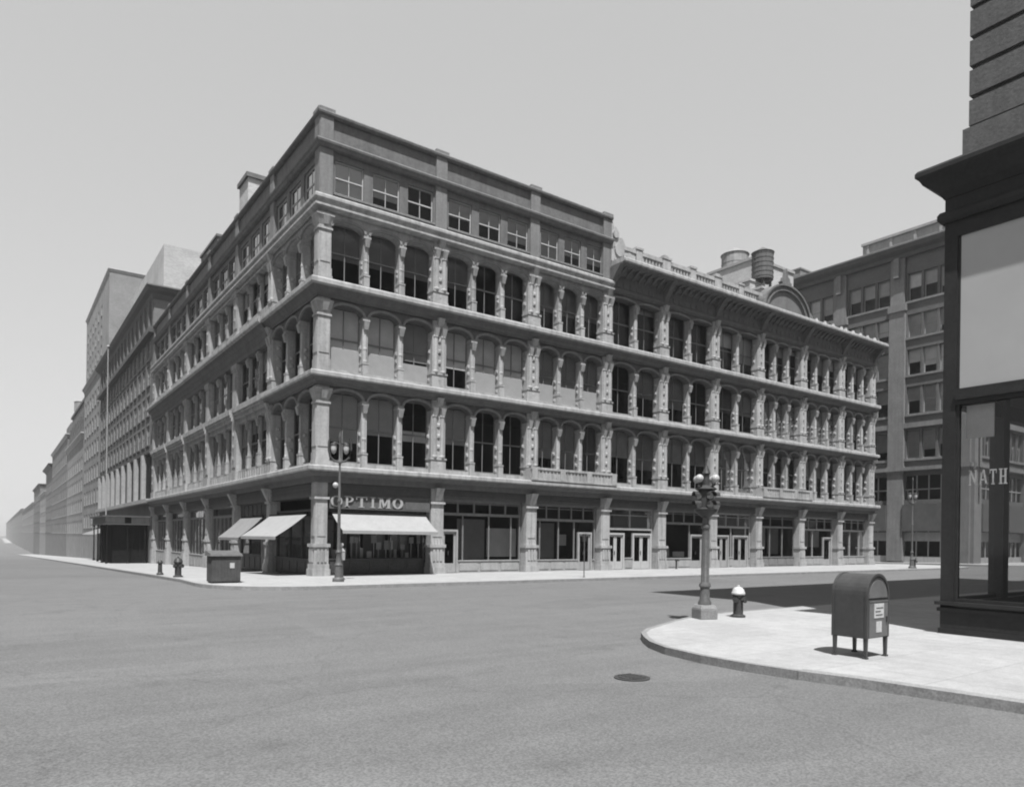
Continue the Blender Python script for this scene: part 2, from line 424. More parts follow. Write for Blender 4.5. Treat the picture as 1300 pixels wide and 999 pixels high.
# ------------------------------------------------------------ window kit
wcache = {}
def window_meshes(w, h, style):
    key = (round(w, 2), round(h, 2), style)
    if key in wcache: return wcache[key]
    f = MB(FA); t = .07
    f.box(-w/2, -w/2+t, -.06, .02, 0, h); f.box(w/2-t, w/2, -.06, .02, 0, h)
    f.box(-w/2+t, w/2-t, -.06, .03, 0, .1); f.box(-w/2+t, w/2-t, -.06, .02, h-t, h)
    f.box(-w/2+t, w/2-t, -.05, .015, h*.5-.035, h*.5+.035)
    if style != 'plain': f.box(-.022, .022, -.04, .0, .1, h-t)
    if style == 'four':
        f.box(-w/2+t, w/2-t, -.04, -.005, h*.74, h*.74+.04); f.box(-w/2+t, w/2-t, -.04, -.005, h*.26, h*.26+.04)
    g = MB(FA); g.face([(-w/2+t*.5, -.02, .05), (w/2-t*.5, -.02, .05), (w/2-t*.5, -.02, h-.05), (-w/2+t*.5, -.02, h-.05)])
    r = (f.mesh('window', M['sash']), g.mesh('pane', M['glass']), f.mesh('window', M['sash_light']))
    wcache[key] = r; return r
shcache = {}
def shade_mesh(w, h, lo, hi, mat):
    key = (round(w, 2), round(h, 2), lo, hi, mat)
    if key not in shcache:
        s = MB(FA); off = .14 if mat == 'board' else .04
        s.box(-w/2+.04, w/2-.04, -.12+off, -.105+off, h*lo, h*hi)
        if off < .1: s.box(-w/2+.08, w/2-.08, -.13+off, -.095+off, h*lo, h*lo+.035)
        shcache[key] = s.mesh('shade', M[mat])
    return shcache[key]
def add_window(parent, kind, u, d, z, w, h, style='two', shades=(), light=False):
    fm, pm, fl = window_meshes(w, h, style)
    if kind == 'A': loc, rz = (u, -d, z), 0
    else: loc, rz = (-d, u, z), -PI/2
    o = inst('window', fl if light else fm, parent, loc, rz)
    inst('pane', pm, o)
    for lo, hi, mt in shades: inst('shade', shade_mesh(w, h, lo, hi, mt), o)
    return o
stuff_windows = {}      # windows past the hundred that show largest, gathered in one mesh
def stuff_window(mb, kind, u, d, z, w, h, sh):
    fr = FA if kind == 'A' else FB; T = lambda a, b, c: fr(u+a, d+b, z+c)
    mb.cur = 0; t = .07
    mb.box(-w/2, -w/2+t, -.06, .02, 0, h, T); mb.box(w/2-t, w/2, -.06, .02, 0, h, T)
    mb.box(-w/2+t, w/2-t, -.06, .03, 0, .1, T); mb.box(-w/2+t, w/2-t, -.06, .02, h-t, h, T); mb.box(-w/2+t, w/2-t, -.05, .015, h*.5-.035, h*.5+.035, T)
    mb.box(-.022, .022, -.04, .0, .1, h-t, T)
    mb.cur = 1; mb.face([(-w/2+.03, -.02, .05), (w/2-.03, -.02, .05), (w/2-.03, -.02, h-.05), (-w/2+.03, -.02, h-.05)], T)
    for lo, hi, mt in sh:
        mb.cur = 2; mb.box(-w/2+.08, w/2-.08, -.12, -.105, h*lo, h*hi, T)
    mb.cur = 0

def random_shades(rs):
    q = rs.random()
    if q < .3: return ()
    lo = rs.choice([.85, .7, .6, .5, .5, .42, .3])
    return ((lo, .97, rs.choice(['shade_mid', 'shade_mid', 'shade_dark', 'shade_light'])),)

# ------------------------------------------------------------ the cast iron store
store = thing('cast_iron_store', 'long grey cast iron corner store with arcaded window rows and a bracketed cornice', 'building', (0, 0, 0))
AL = [0, 6.95, 13.5, 19.6, 25.0, 30.6, 36.1, 42.0, 47.9, 53.6]      # bay lines along the front
AN = [3, 3, 3, 2, 2, 2, 3, 3, 3]                                    # windows per bay
BL = [0, 7.7, 15.3, 23.0, 30.9, 38.6, 46.6]                          # bay lines along the side
ZL = [5.5, 10.2, 14.76, 19.0]
XE, YE = AL[-1], BL[-1]

def sweep(profile, u_end_a, u_end_b, close=True, start=None):
    """cornice profile (d, z) run along the front, mitred at the corner, and along the side"""
    mb = MB(); n = len(profile)
    rings = []
    if u_end_a is not None: rings.append([(u_end_a, -d, z) for d, z in profile])
    if start is None: rings.append([(-d, -d, z) for d, z in profile])
    else: rings.append([(start, -d, z) for d, z in profile])
    if u_end_b is not None: rings.append([(-d, u_end_b, z) for d, z in profile])
    for r in rings: mb.v += r
    for k in range(len(rings)-1):
        for i in range(n):
            j = (i+1) % n; mb.f.append([k*n+i, k*n+j, (k+1)*n+j, (k+1)*n+i]); mb.mi.append(0)
    mb.f.append(list(range(n))); mb.mi.append(0)
    mb.f.append(list(range((len(rings)-1)*n, len(rings)*n))[::-1]); mb.mi.append(0)
    return mb

def ledge(zt, p=.5, h=.75):
    return [(-.85, zt), (p-.06, zt), (p, zt-.05), (p, zt-.22), (p-.06, zt-.28), (-.85, zt-.28)]
def ledge_frieze(zt, p=.5, h=.75):
    return [(-.85, zt-.281), (p-.08, zt-.281), (p-.2, zt-.34), (p-.28, zt-.46), (.12, zt-.52), (.08, zt-h), (-.85, zt-h)]
sweep(ledge_frieze(5.5, .62, .8), XE+.0, YE-.01).build('frieze', M['panel'], store)  # friezes under the ledges carry their shade as a darker colour
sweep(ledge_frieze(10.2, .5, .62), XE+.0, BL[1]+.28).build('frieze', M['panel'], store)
sweep(ledge(5.5, .62, .8), XE+.02, YE).build('ledge', M['iron'], store)
sweep(ledge(10.2, .5, .62), XE+.02, BL[1]+.3).build('ledge', M['iron'], store)
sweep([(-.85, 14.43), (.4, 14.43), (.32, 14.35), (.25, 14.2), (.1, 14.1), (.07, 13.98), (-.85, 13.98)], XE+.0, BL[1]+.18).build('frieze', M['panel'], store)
e14 = [(-.85, 14.76), (.5, 14.76), (.55, 14.7), (.55, 14.5), (.45, 14.435), (-.85, 14.435)]
_e = [(.32, 14.35), (.25, 14.2), (.1, 14.1), (.07, 13.98), (-.85, 13.98)]
sweep(e14, XE+.02, BL[1]+.2).build('ledge', M['iron'], store)
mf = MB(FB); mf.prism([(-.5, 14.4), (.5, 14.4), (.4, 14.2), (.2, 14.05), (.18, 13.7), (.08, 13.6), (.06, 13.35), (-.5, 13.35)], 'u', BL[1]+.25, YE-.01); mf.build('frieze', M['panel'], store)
e14b = [(-.5, 14.76), (.62, 14.76), (.68, 14.68), (.68, 14.5), (.56, 14.405), (-.5, 14.405)]
_e = [(.4, 14.2), (.2, 14.05), (.18, 13.7), (.08, 13.6), (.06, 13.35), (-.5, 13.35)]
m14 = MB(FB); m14.prism(e14b, 'u', BL[1]+.25, YE); m14.build('ledge', M['iron_plain'], store)
e19 = [(-.85, 19.0), (.28, 19.0), (.33, 18.93), (.33, 18.8), (.2, 18.7), (.16, 18.58), (.3, 18.52), (.3, 18.42), (.08, 18.36), (.05, 18.3), (-.85, 18.3)]
sweep(e19, AL[3]+.3, YE).build('ledge', M['iron'], store)

def arcade(fr, name, u0, u1, edges, zs, zc, zt, mat, d0=-.58, d1=-.06, flat=False):
    """panel over the windows of a bay with one arch per opening; edges = list of (a,b)"""
    mb = MB(fr)
    def col(a, b, za, zb):
        mb.hexa([(a,d0,za), (b,d0,zb), (b,d1,zb), (a,d1,za), (a,d0,zt), (b,d0,zt), (b,d1,zt), (a,d1,zt)])
    cur = u0
    hood = MB(fr)
    for a, b in edges:
        if a > cur+.01: col(cur, a, zs, zs)
        n = 10; w = (b-a)/2; cxx = (a+b)/2
        pr = []
        for i in range(n+1):
            th = PI*i/n; x = cxx-w*math.cos(th)
            s = math.sin(th)
            zz = zs+(zc-zs)*(s**.75 if flat else s)
            pr.append((x, zz))
        for i in range(n): col(pr[i][0], pr[i+1][0], pr[i][1], pr[i+1][1])
        # moulded hood standing proud of the panel
        for i in range(n):
            (x0, z0), (x1, z1) = pr[i], pr[i+1]
            def off(x, z, r):
                dx, dz = x-cxx, (z-zs)*1.2+.12; l = math.hypot(dx, dz); return x+dx/l*r, z+dz/l*r
            a0, a1 = off(x0, z0, .0), off(x1, z1, .0); b0, b1 = off(x0, z0, .13), off(x1, z1, .13)
            hood.hexa([(a0[0], d1+.002, a0[1]+.002), (a1[0], d1+.002, a1[1]+.002), (a1[0], d1+.1, a1[1]+.002), (a0[0], d1+.1, a0[1]+.002),
                     (b0[0], d1+.002, b0[1]), (b1[0], d1+.002, b1[1]), (b1[0], d1+.1, b1[1]), (b0[0], d1+.1, b0[1])])
        cur = b
    if u1 > cur+.01: col(cur, u1, zs, zs)
    o = mb.build(name, mat, store)
    split(hood, 'hood_moulding', M['hood'], o, tol=.004)
    return o

pcache = {}
def shaft_mesh(kind, z0, z1, w, depth, seed=0, twin=False, mat='iron'):
    """pilaster or colonnette: base block, fin, round or panelled shaft, bosses and capital; local u centre 0"""
    key = (kind, round(z1-z0, 2), w, depth, mat)
    if key in pcache: return pcache[key]
    mb = MB(FA); H = z1-z0
    if kind == 'colonnette':
        mb.box(-w*.42, w*.42, -depth, -.14, 0, H)
        mb.box(-w*.5, w*.5, -depth+.02, -.02, 0, .22); mb.box(-w*.46, w*.46, -depth+.02, -.05, .22, .75)
        mb.box(-w*.52, w*.52, -depth+.03, -.03, .75, .83)
        mb.lathe([(w*.36, .83), (w*.40, .9), (w*.34, 1.0), (w*.33, 1.5), (w*.38, 1.52), (w*.38, 1.6), (w*.32, 1.64), (w*.29, H-.62), (w*.36, H-.6), (w*.36, H-.54),
                  (w*.3, H-.5), (w*.36, H-.36), (w*.5, H-.2)], 0, -.2, 12)
        mb.box(-w*.58, w*.58, -depth+.04, .03, H-.2, H-.1); mb.box(-w*.5, w*.5, -depth+.05, -.0, H-.1, H)
        mb.hexa([(-w*.3,-.1,H-.62), (w*.3,-.1,H-.62), (w*.3,.0,H-.62), (-w*.3,.0,H-.62), (-w*.42,-.1,H-.2), (w*.42,-.1,H-.2), (w*.42,.1,H-.2), (-w*.42,.1,H-.2)])
        for zz in (.48, 1.25, H*.52):
            for sd in (-1, 1):
                mb.hexa([(sd*w*.41,-.5,zz-.12), (sd*w*.41,-.26,zz-.12), (sd*w*.41,-.26,zz+.12), (sd*w*.41,-.5,zz+.12),
                         (sd*w*.62,-.43,zz-.05), (sd*w*.62,-.33,zz-.05), (sd*w*.62,-.33,zz+.05), (sd*w*.62,-.43,zz+.05)])
    else:
        mb.box(-w*.5, w*.5, -depth, -.02, 0, H)
        mb.box(-w*.56, w*.56, -depth+.02, .07, 0, .28); mb.box(-w*.53, w*.53, -depth+.02, .04, .28, .8); mb.box(-w*.57, w*.57, -depth+.02, .08, .8, .9)
        # raised panel frames and rosettes on the face
        for s in (-1, 1):
            mb.lathe([(w*.17, .9), (w*.19, .98), (w*.155, 1.06), (w*.145, H-.95), (w*.18, H-.93), (w*.18, H-.86), (w*.15, H-.82), (w*.19, H-.62), (w*.24, H-.46)], s*w*.27, -.02, 10)
            mb.box(s*w*.27-w*.25, s*w*.27+w*.25, -.1, .14, H-.46, H-.36)
            mb.hexa([(s*w*.27-.09,-.02,H-.9), (s*w*.27+.09,-.02,H-.9), (s*w*.27+.09,.12,H-.9), (s*w*.27-.09,.12,H-.9),
                     (s*w*.27-.15,-.02,H-.46), (s*w*.27+.15,-.02,H-.46), (s*w*.27+.15,.22,H-.46), (s*w*.27-.15,.22,H-.46)])
        for zz in (.54, 1.5, 2.1, 2.7):
            if zz < H-1.1:
                mb.hexa([(-.11,-.02,zz-.13), (.11,-.02,zz-.13), (.11,-.02,zz+.13), (-.11,-.02,zz+.13), (-.05,.05,zz-.06), (.05,.05,zz-.06), (.05,.05,zz+.06), (-.05,.05,zz+.06)])
            for sd in (-1, 1):
                mb.hexa([(sd*w*.5,-.5,zz-.12), (sd*w*.5,-.26,zz-.12), (sd*w*.5,-.26,zz+.12), (sd*w*.5,-.5,zz+.12),
                         (sd*w*.59,-.43,zz-.05), (sd*w*.59,-.33,zz-.05), (sd*w*.59,-.33,zz+.05), (sd*w*.59,-.43,zz+.05)])
        mb.box(-w*.52, w*.52, -depth+.02, .1, H-.36, H-.24); mb.box(-w*.47, w*.47, -depth+.02, .04, H-.24, H)
        mb.hexa([(-.16,.0,H-.36), (.16,.0,H-.36), (.16,.12,H-.36), (-.16,.12,H-.36), (-.2,.0,H+.1), (.2,.0,H+.1), (.2,.3,H+.1), (-.2,.3,H+.1)])
    me = mb.mesh(kind, M[mat]); pcache[key] = me; return me
def put(kind, face, u, z0, z1, w, depth, mat='iron', d=0):
    me = shaft_mesh(kind, z0, z1, w, depth, mat=mat)
    loc, rz = ((u, -d, z0), 0) if face == 'A' else ((-d, u, z0), -PI/2)
    return inst(kind, me, store, loc, rz)

PW = .88
floorsA = [(5.5, 9.0, 9.42, 9.6), (10.2, 13.35, 13.77, 14.0), (14.76, 17.62, 17.98, 18.32)]  # ledge, arch spring, crown, top
def openings(u0, u1, n, pw=PW, cw=.34):
    a = u0+pw/2 if u0 > .01 else .72; b = u1-pw/2; w = (b-a-(n-1)*cw)/n
    return [(a+i*(w+cw), a+i*(w+cw)+w) for i in range(n)]
rs = random.Random(11)
# shades seen in the photograph on the first three bays
spec = {}
for i in range(9):
    spec[(1, i)] = ((.36, .97, 'shade_mid'), (0.0, .355, 'board'))
spec[(1, 3)] = ((.35, .97, 'shade_mid'),)
spec[(1, 2)] = ((.35, .97, 'shade_dark'), (0, .3, 'board'))
for i, t in enumerate([(.3, 'shade_mid'), (.44, 'shade_mid'), (.0, None), (.42, 'shade_mid'), None, None, (.35, 'shade_mid'), (.2, 'shade_mid'), (.2, 'shade_dark')]):
    if t is None: spec[(0, i)] = ()
    elif t[1] is None: spec[(0, i)] = ((.40, .56, 'shade_light'),)
    else: spec[(0, i)] = ((t[0], .97, t[1]),)
for i in range(9): spec[(2, i)] = ((.4, .97, 'shade_dark'),) if i not in (4, 5) else ()
stw = MB()
widx = 0
sills = MB(FA); backs = MB(FA)
for b in range(9):
    u0, u1, n = AL[b], AL[b+1], AN[b]
    for k, (z0, zs, zc, zt) in enumerate(floorsA):
        ops = openings(u0, u1, n)
        right = b >= 3
        if right and k == 2: zs_, zc_, zt_ = 17.95, 18.12, 18.35
        else: zs_, zc_, zt_ = zs, zc, zt
        arcade(FA, 'arcade_panel', u0+.1, u1-.1, ops, zs_, zc_, zt_, M['iron'] if (k == 2 and b < 3) else M['panel'], flat=(k == 2))  # sunlit top row keeps plain iron, rows in shade get the darkened copy
        for i in range(n-1): put('colonnette', 'A', (ops[i][1]+ops[i+1][0])/2, z0, zs_+.02, .35, .64)
        for i, (a, c) in enumerate(ops):
            w = c-a+.06; h = zc_-z0-.28
            sh = spec.get((k, b*3+i)) if b < 3 else None
            if sh is None: sh = random_shades(rs)
            if b == 8: stuff_window(stw, 'A', (a+c)/2, -.55, z0+.28, w, h, sh)
            else: add_window(store, 'A', (a+c)/2, -.55, z0+.28, w, h, 'two', sh)
        sills.box(u0+.3, u1-.3, -.62, -.2, z0-.01, z0+.28)
        if k == 1: sills.box(u0+.3, u1-.3, -.2, -.1, z0-.01, z0+.2)
for k, (z0, zs, zc, zt) in enumerate(floorsA):
    mb = MB(); H = zt-z0
    mb.box(.0, .64, .0, .64, 0, H-.75); mb.box(-.07, .7, -.07, .64, 0, .3); mb.box(-.04, .67, -.04, .64, .3, .7)
    mb.box(.06, .58, -.03, .0, 1.0, H-1.2); mb.box(-.03, .0, .06, .58, 1.0, H-1.2)
    mb.box(-.06, .7, -.06, .64, H-.95, H-.85); mb.hexa([(0,0,H-.75), (.64,0,H-.75), (.64,.64,H-.75), (0,.64,H-.75), (-.14,-.14,H-.3), (.74,-.14,H-.3), (.74,.64,H-.3), (-.14,.64,H-.3)])
    mb.box(-.16, .76, -.16, .64, H-.3, H-.18); mb.box(0, .64, 0, .64, H-.18, H)
    mb.hexa([(.22,-.1,H-.7), (.46,-.1,H-.7), (.46,0,H-.7), (.22,0,H-.7), (.16,-.22,H-.3), (.52,-.22,H-.3), (.52,0,H-.3), (.16,0,H-.3)])
    inst('corner_pier', mb.mesh('corner_pier', M['iron']), store, (0, 0, z0))
for li, u in enumerate(AL):
    if li == 0: continue
    w = PW if li not in (0, 9) else (.66 if li == 0 else PW)
    uu = u+(.34 if li == 0 else (-.45 if li == 9 else 0))
    for k, (z0, zs, zc, zt) in enumerate(floorsA):
        put('pilaster', 'A', uu, z0, zt, w, .64)
split(sills, 'sill_course', M['iron'], store)

# side facade: first bay like the front, the others plainer
sB = MB(FB)
ops = openings(0, BL[1], 3)
for k, (z0, zs, zc, zt) in enumerate(floorsA):
    arcade(FB, 'arcade_panel', .1, BL[1]-.1, openings(0, BL[1], 3), zs, zc, zt, M['iron'] if k == 2 else M['panel'], flat=(k == 2))  # same split here: lit top panel in iron, shaded ones painted darker
    o2 = openings(0, BL[1], 3)
    for i in range(2): put('colonnette', 'B', (o2[i][1]+o2[i+1][0])/2, z0, zs+.02, .35, .64)
    for a, c in o2: add_window(store, 'B', (a+c)/2, -.55, z0+.28, c-a+.06, zc-z0-.28, 'two', random_shades(rs))
    sB.box(.3, BL[1]-.3, -.62, -.2, z0-.01, z0+.28)
    put('pilaster', 'B', BL[1], z0, zt, PW*.9, .64)
plain = MB(FB); 
for b in range(1, 6):
    u0, u1 = BL[b], BL[b+1]
    ops = openings(u0, u1, 3, 1.2, .34)
    for k, (z0, zwin, ztop) in enumerate([(5.5, 6.25, 9.35), (10.2, 10.62, 13.34), (14.76, 15.75, 18.05)]):
        plain.box(u0+.2, u1-.2, -.5, -.1, z0, zwin)                       # apron panel
        if k == 0:
            for i in range(12):
                uu = u0+.9+i*(u1-u0-1.8)/11; plain.box(uu-.1, uu+.1, -.1, -.04, z0+.18, zwin-.15)
        for i in range(2): put('colonnette', 'B', (ops[i][1]+ops[i+1][0])/2, zwin, ztop, .3, .34, 'iron_plain', d=-.04)
        if k == 0:
            plain.box(u0+.3, u1-.3, -.5, -.02, ztop, ztop+.3)
            plain.box(u0+.3, u1-.3, -.5, .16, ztop+.3, ztop+.52); plain.box(u0+.3, u1-.3, -.5, .24, ztop+.52, ztop+.7); plain.box(u0+.3, u1-.3, -.5, .30, ztop+.7, z0+4.72+.12)
            plain.box(u0+.3, u1-.3, -.5, .0, z0+4.84, z0+5.1)
        if k == 2: plain.box(u0+.3, u1-.3, -.5, -.05, ztop, 18.32); plain.box(u0+.3, u1-.3, -.05, .1, ztop+.0, ztop+.13)
        for i, (a, c) in enumerate(ops):
            if b >= 2: stuff_window(stw, 'B', (a+c)/2, -.32, zwin, c-a+.04, ztop-zwin, random_shades(rs))
            else: add_window(store, 'B', (a+c)/2, -.32, zwin, c-a+.04, ztop-zwin, 'two', random_shades(rs))
for b in range(2, 7):
    u = BL[b]-(.4 if b == 6 else 0)
    pm = MB(FA)
    key = 'pp'
    for z0, z1 in ((5.5, 13.36), (14.76, 18.32)):
        mb = MB(FA); H = z1-z0
        mb.box(-.55, .55, -.5, .04, 0, H); mb.box(-.62, .62, -.45, .12, 0, .7); mb.box(-.6, .6, -.45, .1, H-.45, H-.3); mb.box(-.64, .64, -.45, .14, H-.3, H)
        mb.box(-.38, .38, .04, .075, 1.0, H-.8)
        for zz in (1.6, 2.4, 3.2): mb.hexa([(-.11,.075,zz-.13), (.11,.075,zz-.13), (.11,.075,zz+.13), (-.11,.075,zz+.13), (-.05,.15,zz-.06), (.05,.15,zz-.06), (.05,.15,zz+.06), (-.05,.15,zz+.06)])
        inst('pilaster', mb.mesh('pilaster', M['iron_plain']), store, (0, u, z0), -PI/2)
split(plain, 'apron', M['iron_plain'], store)
split(sB, 'sill_course', M['iron'], store)

# attic storey on the left wing
WA = 1.75
def attic(face, lines, n, stuff=False):
    fr = FA if face == 'A' else FB; mb = MB(fr); tr = MB(fr)
    z0, zw0, zw1, z1 = 19.0, 19.35, 21.05, 21.45
    for b in range(len(lines)-1):
        u0, u1 = lines[b], lines[b+1]
        lo, hi = u0+.55, u1-.45
        if b == 0: lo = u0+.85
        cw = .5; w = (hi-lo-(n-1)*cw)/n; dd = -.12
        mb.box(u0+(.0 if b else .0), u1, -.5, dd, z0, zw0); mb.box(u0, u1, -.5, dd, zw1, z1)
        tr.box(lo-.1, hi+.1, dd, dd+.1, zw0-.1, zw0)
        cur = u0
        for i in range(n):
            a = lo+i*(w+cw); c = a+w
            mb.box(cur, a, -.5, dd, zw0, zw1); cur = c
            q = rs.random()
            if face == 'A':
                sh = {0: ((0, .97, 'blind'),), 1: ((.3, .97, 'shade_mid'),), 4: ((.5, .97, 'shade_mid'),), 5: ((.25, .97, 'shade_mid'),), 3: ((.45, .97, 'shade_mid'),),
                      6: ((.1, .97, 'shade_mid'),), 7: ((.35, .97, 'shade_mid'),), 8: ((.3, .97, 'shade_mid'),)}.get(b*3+i, ())
            else: sh = random_shades(rs)
            if stuff and b >= 2: stuff_window(stw, face, (a+c)/2, -.24, zw0, w+.03, zw1-zw0, sh)
            else: add_window(store, face, (a+c)/2, -.24, zw0, w+.03, zw1-zw0, 'two', sh, light=True)
        mb.box(cur, u1, -.5, dd, zw0, zw1)
        # bay pier
    mb.box(lines[0]+.12, lines[-1], -.5, -.1, 21.45, 23.0)
    for i, u in enumerate(lines):
        a, c = (u-.35, u+.35)
        if i == 0: a, c = u+.0, u+.68
        if i == len(lines)-1: a, c = u-.5, u+.2
        tr.box(a, c, -.4, .02, 19.0, 21.5); tr.box(a, c, -.4, .04, 21.8, 23.1)
        tr.box(a-.06, c+.06, -.4, .12, 23.22, 23.4)
    mb.build('attic_wall', M['attic'], store); split(tr, 'attic_pier', M['attic_trim'], store)
attic('A', AL[:4], 3); attic('B', BL, 3, True)
c1 = [(-.5, 21.8), (.2, 21.8), (.25, 21.72), (.23, 21.62), (.16, 21.55), (.12, 21.45), (.02, 21.42), (-.5, 21.42)]
sweep(c1, AL[3]+.25, YE).build('attic_cornice', M['attic'], store)
c2 = [(-.5, 23.25), (.12, 23.25), (.16, 23.18), (.14, 23.08), (.02, 23.0), (-.5, 23.0)]
sweep(c2, AL[3]+.25, YE).build('coping', M['attic'], store)
stw.build('window', [M['sash'], M['glass'], M['shade_mid']], store)
store.children[-1]['kind'] = 'stuff'

# right wing: deep bracketed cornice, balustrade, arched pediment
mb = MB(FA)
u0, u1 = AL[3]+.25, XE+.0
mb.prism([(-.85, 20.36), (1.12, 20.36), (1.2, 20.28), (1.2, 20.12), (1.1, 20.055), (-.85, 20.055)], 'u', u0, u1); mb.build('cornice', M['iron'], store)
mb = MB(FA)
prof = [(-.85, 20.05), (1.08, 20.05), (1.05, 19.92), (.42, 19.9), (.36, 19.75), (.25, 19.62), (.1, 19.55), (.06, 19.2), (.06, 18.7), (.16, 18.62), (.14, 18.5), (.04, 18.44), (.02, 18.33), (-.85, 18.33)]
mb.prism(prof, 'u', u0, u1-.02)
def bracket(u, w, z0, z1, p):
    n = 6; pts = []
    for i in range(n+1):
        t = i/n; pts.append((.05+p*(t**1.8), z0+(z1-z0)*t))
    mb.prism([(.02, z0)]+pts+[(.02, z1)], 'u', u-w/2, u+w/2)
for b in range(3, 9):
    n = 9 if AN[b] == 2 else 10
    for i in range(n):
        u = AL[b]+(i+.5)*(AL[b+1]-AL[b])/n; bracket(u, .16, 19.25, 19.9, .85)
        mb.box(u-.2, u+.2, .06, .1, 18.78, 19.1)
for b in range(3, 10):
    u = AL[b] if b < 9 else AL[b]-.35
    bracket(u+(.3 if b == 3 else 0), .42, 18.3, 19.9, 1.0)
mb.build('bracketed_frieze', M['panel'], store)  # frieze and brackets coloured dark for the shade below the cornice slab
mb = MB(FA)
for a, c in ((AL[3]+.4, 36.0), (42.2, XE)):
    mb.box(a, c, -.35, .2, 20.36, 20.55)
for a, c in ((AL[3]+.4, 36.0),):
    mb.box(a, c, -.12, .0, 20.55, 21.35); mb.box(a, c, -.2, .12, 21.35, 21.6)
    n = int((c-a)/.32)
    for i in range(n):
        u = a+(i+.5)*(c-a)/n; mb.box(u-.06, u+.06, -.0, .06, 20.55, 21.35)
for b in range(3, 6):
    for t, big in ((0, 1), (.5, 0)):
        u = AL[b]+t*(AL[b+1]-AL[b])
        if b == 3 and t == 0: continue
        w = .4 if big else .28
        mb.box(u-w, u+w, -.3, .15, 20.55, 21.66); mb.box(u-w-.06, u+w+.06, -.34, .2, 21.66, 21.8)
        if big: mb.box(u-w*.6, u+w*.6, -.2, .1, 21.8, 21.95)
for b in range(7, 9):
    for t in (0.12, .34, .56, .78, 1):
        u = AL[b]+t*(AL[b+1]-AL[b])-.2
        mb.box(u-.22, u+.22, -.2, .12, 20.55, 20.8); mb.hexa([(u-.2,-.18,20.8), (u+.2,-.18,20.8), (u+.2,.1,20.8), (u-.2,.1,20.8), (u-.07,-.08,21.15), (u+.07,-.08,21.15), (u+.07,.02,21.15), (u-.07,.02,21.15)])
split(mb, 'balustrade', M['iron'], store, tol=.12)
mb = MB(FA); cx = 39.1; n = 18
ring = lambda r, i: (cx+r*1.18*math.cos(PI*i/n), 20.36+r*.92*math.sin(PI*i/n))
for i in range(n):
    for r0, r1, d0, d1 in ((2.2, 2.75, -.5, .25), (2.6, 2.75, .25, .4), (2.2, 2.28, .25, .32)):
        a, b_, c, d = ring(r0, i), ring(r0, i+1), ring(r1, i+1), ring(r1, i)
        mb.hexa([(p[0], d0, p[1]) for p in (a, b_, c, d)]+[(p[0], d1, p[1]) for p in (a, b_, c, d)])
mb.prism([ring(2.22, i) for i in range(n+1)], 'd', -.4, .14)
for sx, rr in ((-1, 1), (1, 1)):
    u = cx+sx*3.35; mb.box(u-.35, u+.35, -.4, .25, 20.36, 21.1); mb.hexa([(u-.3,-.3,21.1), (u+.3,-.3,21.1), (u+.3,.2,21.1), (u-.3,.2,21.1), (u-.06,-.1,21.7), (u+.06,-.1,21.7), (u+.06,.0,21.7), (u-.06,.0,21.7)])
mb.build('arched_pediment', M['pediment'], store)
mb = MB(FA)
fin = [(-.75, 22.72), (.75, 22.72), (.62, 22.95), (.8, 23.1), (.5, 23.22), (.42, 23.5), (.2, 23.55), (0, 24.25), (-.2, 23.55), (-.42, 23.5), (-.5, 23.22), (-.8, 23.1), (-.62, 22.95)]
mb.prism([(cx+a*.9, z) for a, z in fin], 'd', -.12, .22)
mb.build('finial', M['pediment'], store)
# scroll where the attic meets the lower wing
mb = MB(FA)
sc = [(19.8, 20.4), (22.0, 20.4), (22.0, 21.3), (21.6, 21.5), (21.2, 21.45), (21.0, 21.8), (20.75, 22.1), (20.5, 22.05), (20.35, 22.5), (20.1, 22.75), (20.0, 22.6), (19.85, 23.0), (19.8, 23.0)]
mb.prism(sc, 'd', -.45, .05)
for c_, r in (((20.45, 21.2), .42), ((20.1, 22.2), .26), ((21.35, 20.95), .28)):
    mb.prism([(c_[0]+r*math.cos(2*PI*i/12), c_[1]+r*math.sin(2*PI*i/12)) for i in range(12)], 'd', .05, .16)
mb.build('scroll_ornament', M['iron'], store)

# main body: roof decks, party walls, floor slabs and dark interior
mb = MB()
mb.box(.9, AL[3]+.2, .9, YE-.1, 22.3, 22.5)
mb.box(AL[3]+.2, XE-.3, .9, 16, 20.0, 20.2)
mb.build('roof', M['roof'], store)
mb = MB()
mb.box(AL[3]+.18, AL[3]+.3, .5, YE, 18.4, 23.0)
mb.box(XE-.1, XE+.02, .2, 16, -.3, 20.3); mb.box(AL[3], XE, 16, 16.3, 0, 20.6); mb.box(.3, AL[3]+.2, YE-.05, YE+.1, -2, 23.2)
split(mb, 'party_wall', M['brickmid'], store)
mb = MB()
for z in (5.0, 9.7, 14.1, 18.6):
    mb.box(.86, XE-.2, .86, 16, z-.25, z)
    mb.box(.6, AL[3], 16, YE-.2, z-.25, z)
mb.box(4.6, XE-.2, 4.6, 4.8, 0, 20); mb.box(4.6, 4.8, 4.8, YE-.2, -1, 22.3); mb.box(.8, 4.6, 4.6, 4.75, 5, 22.3)
mb.build('interior_wall', M['interior'], store)

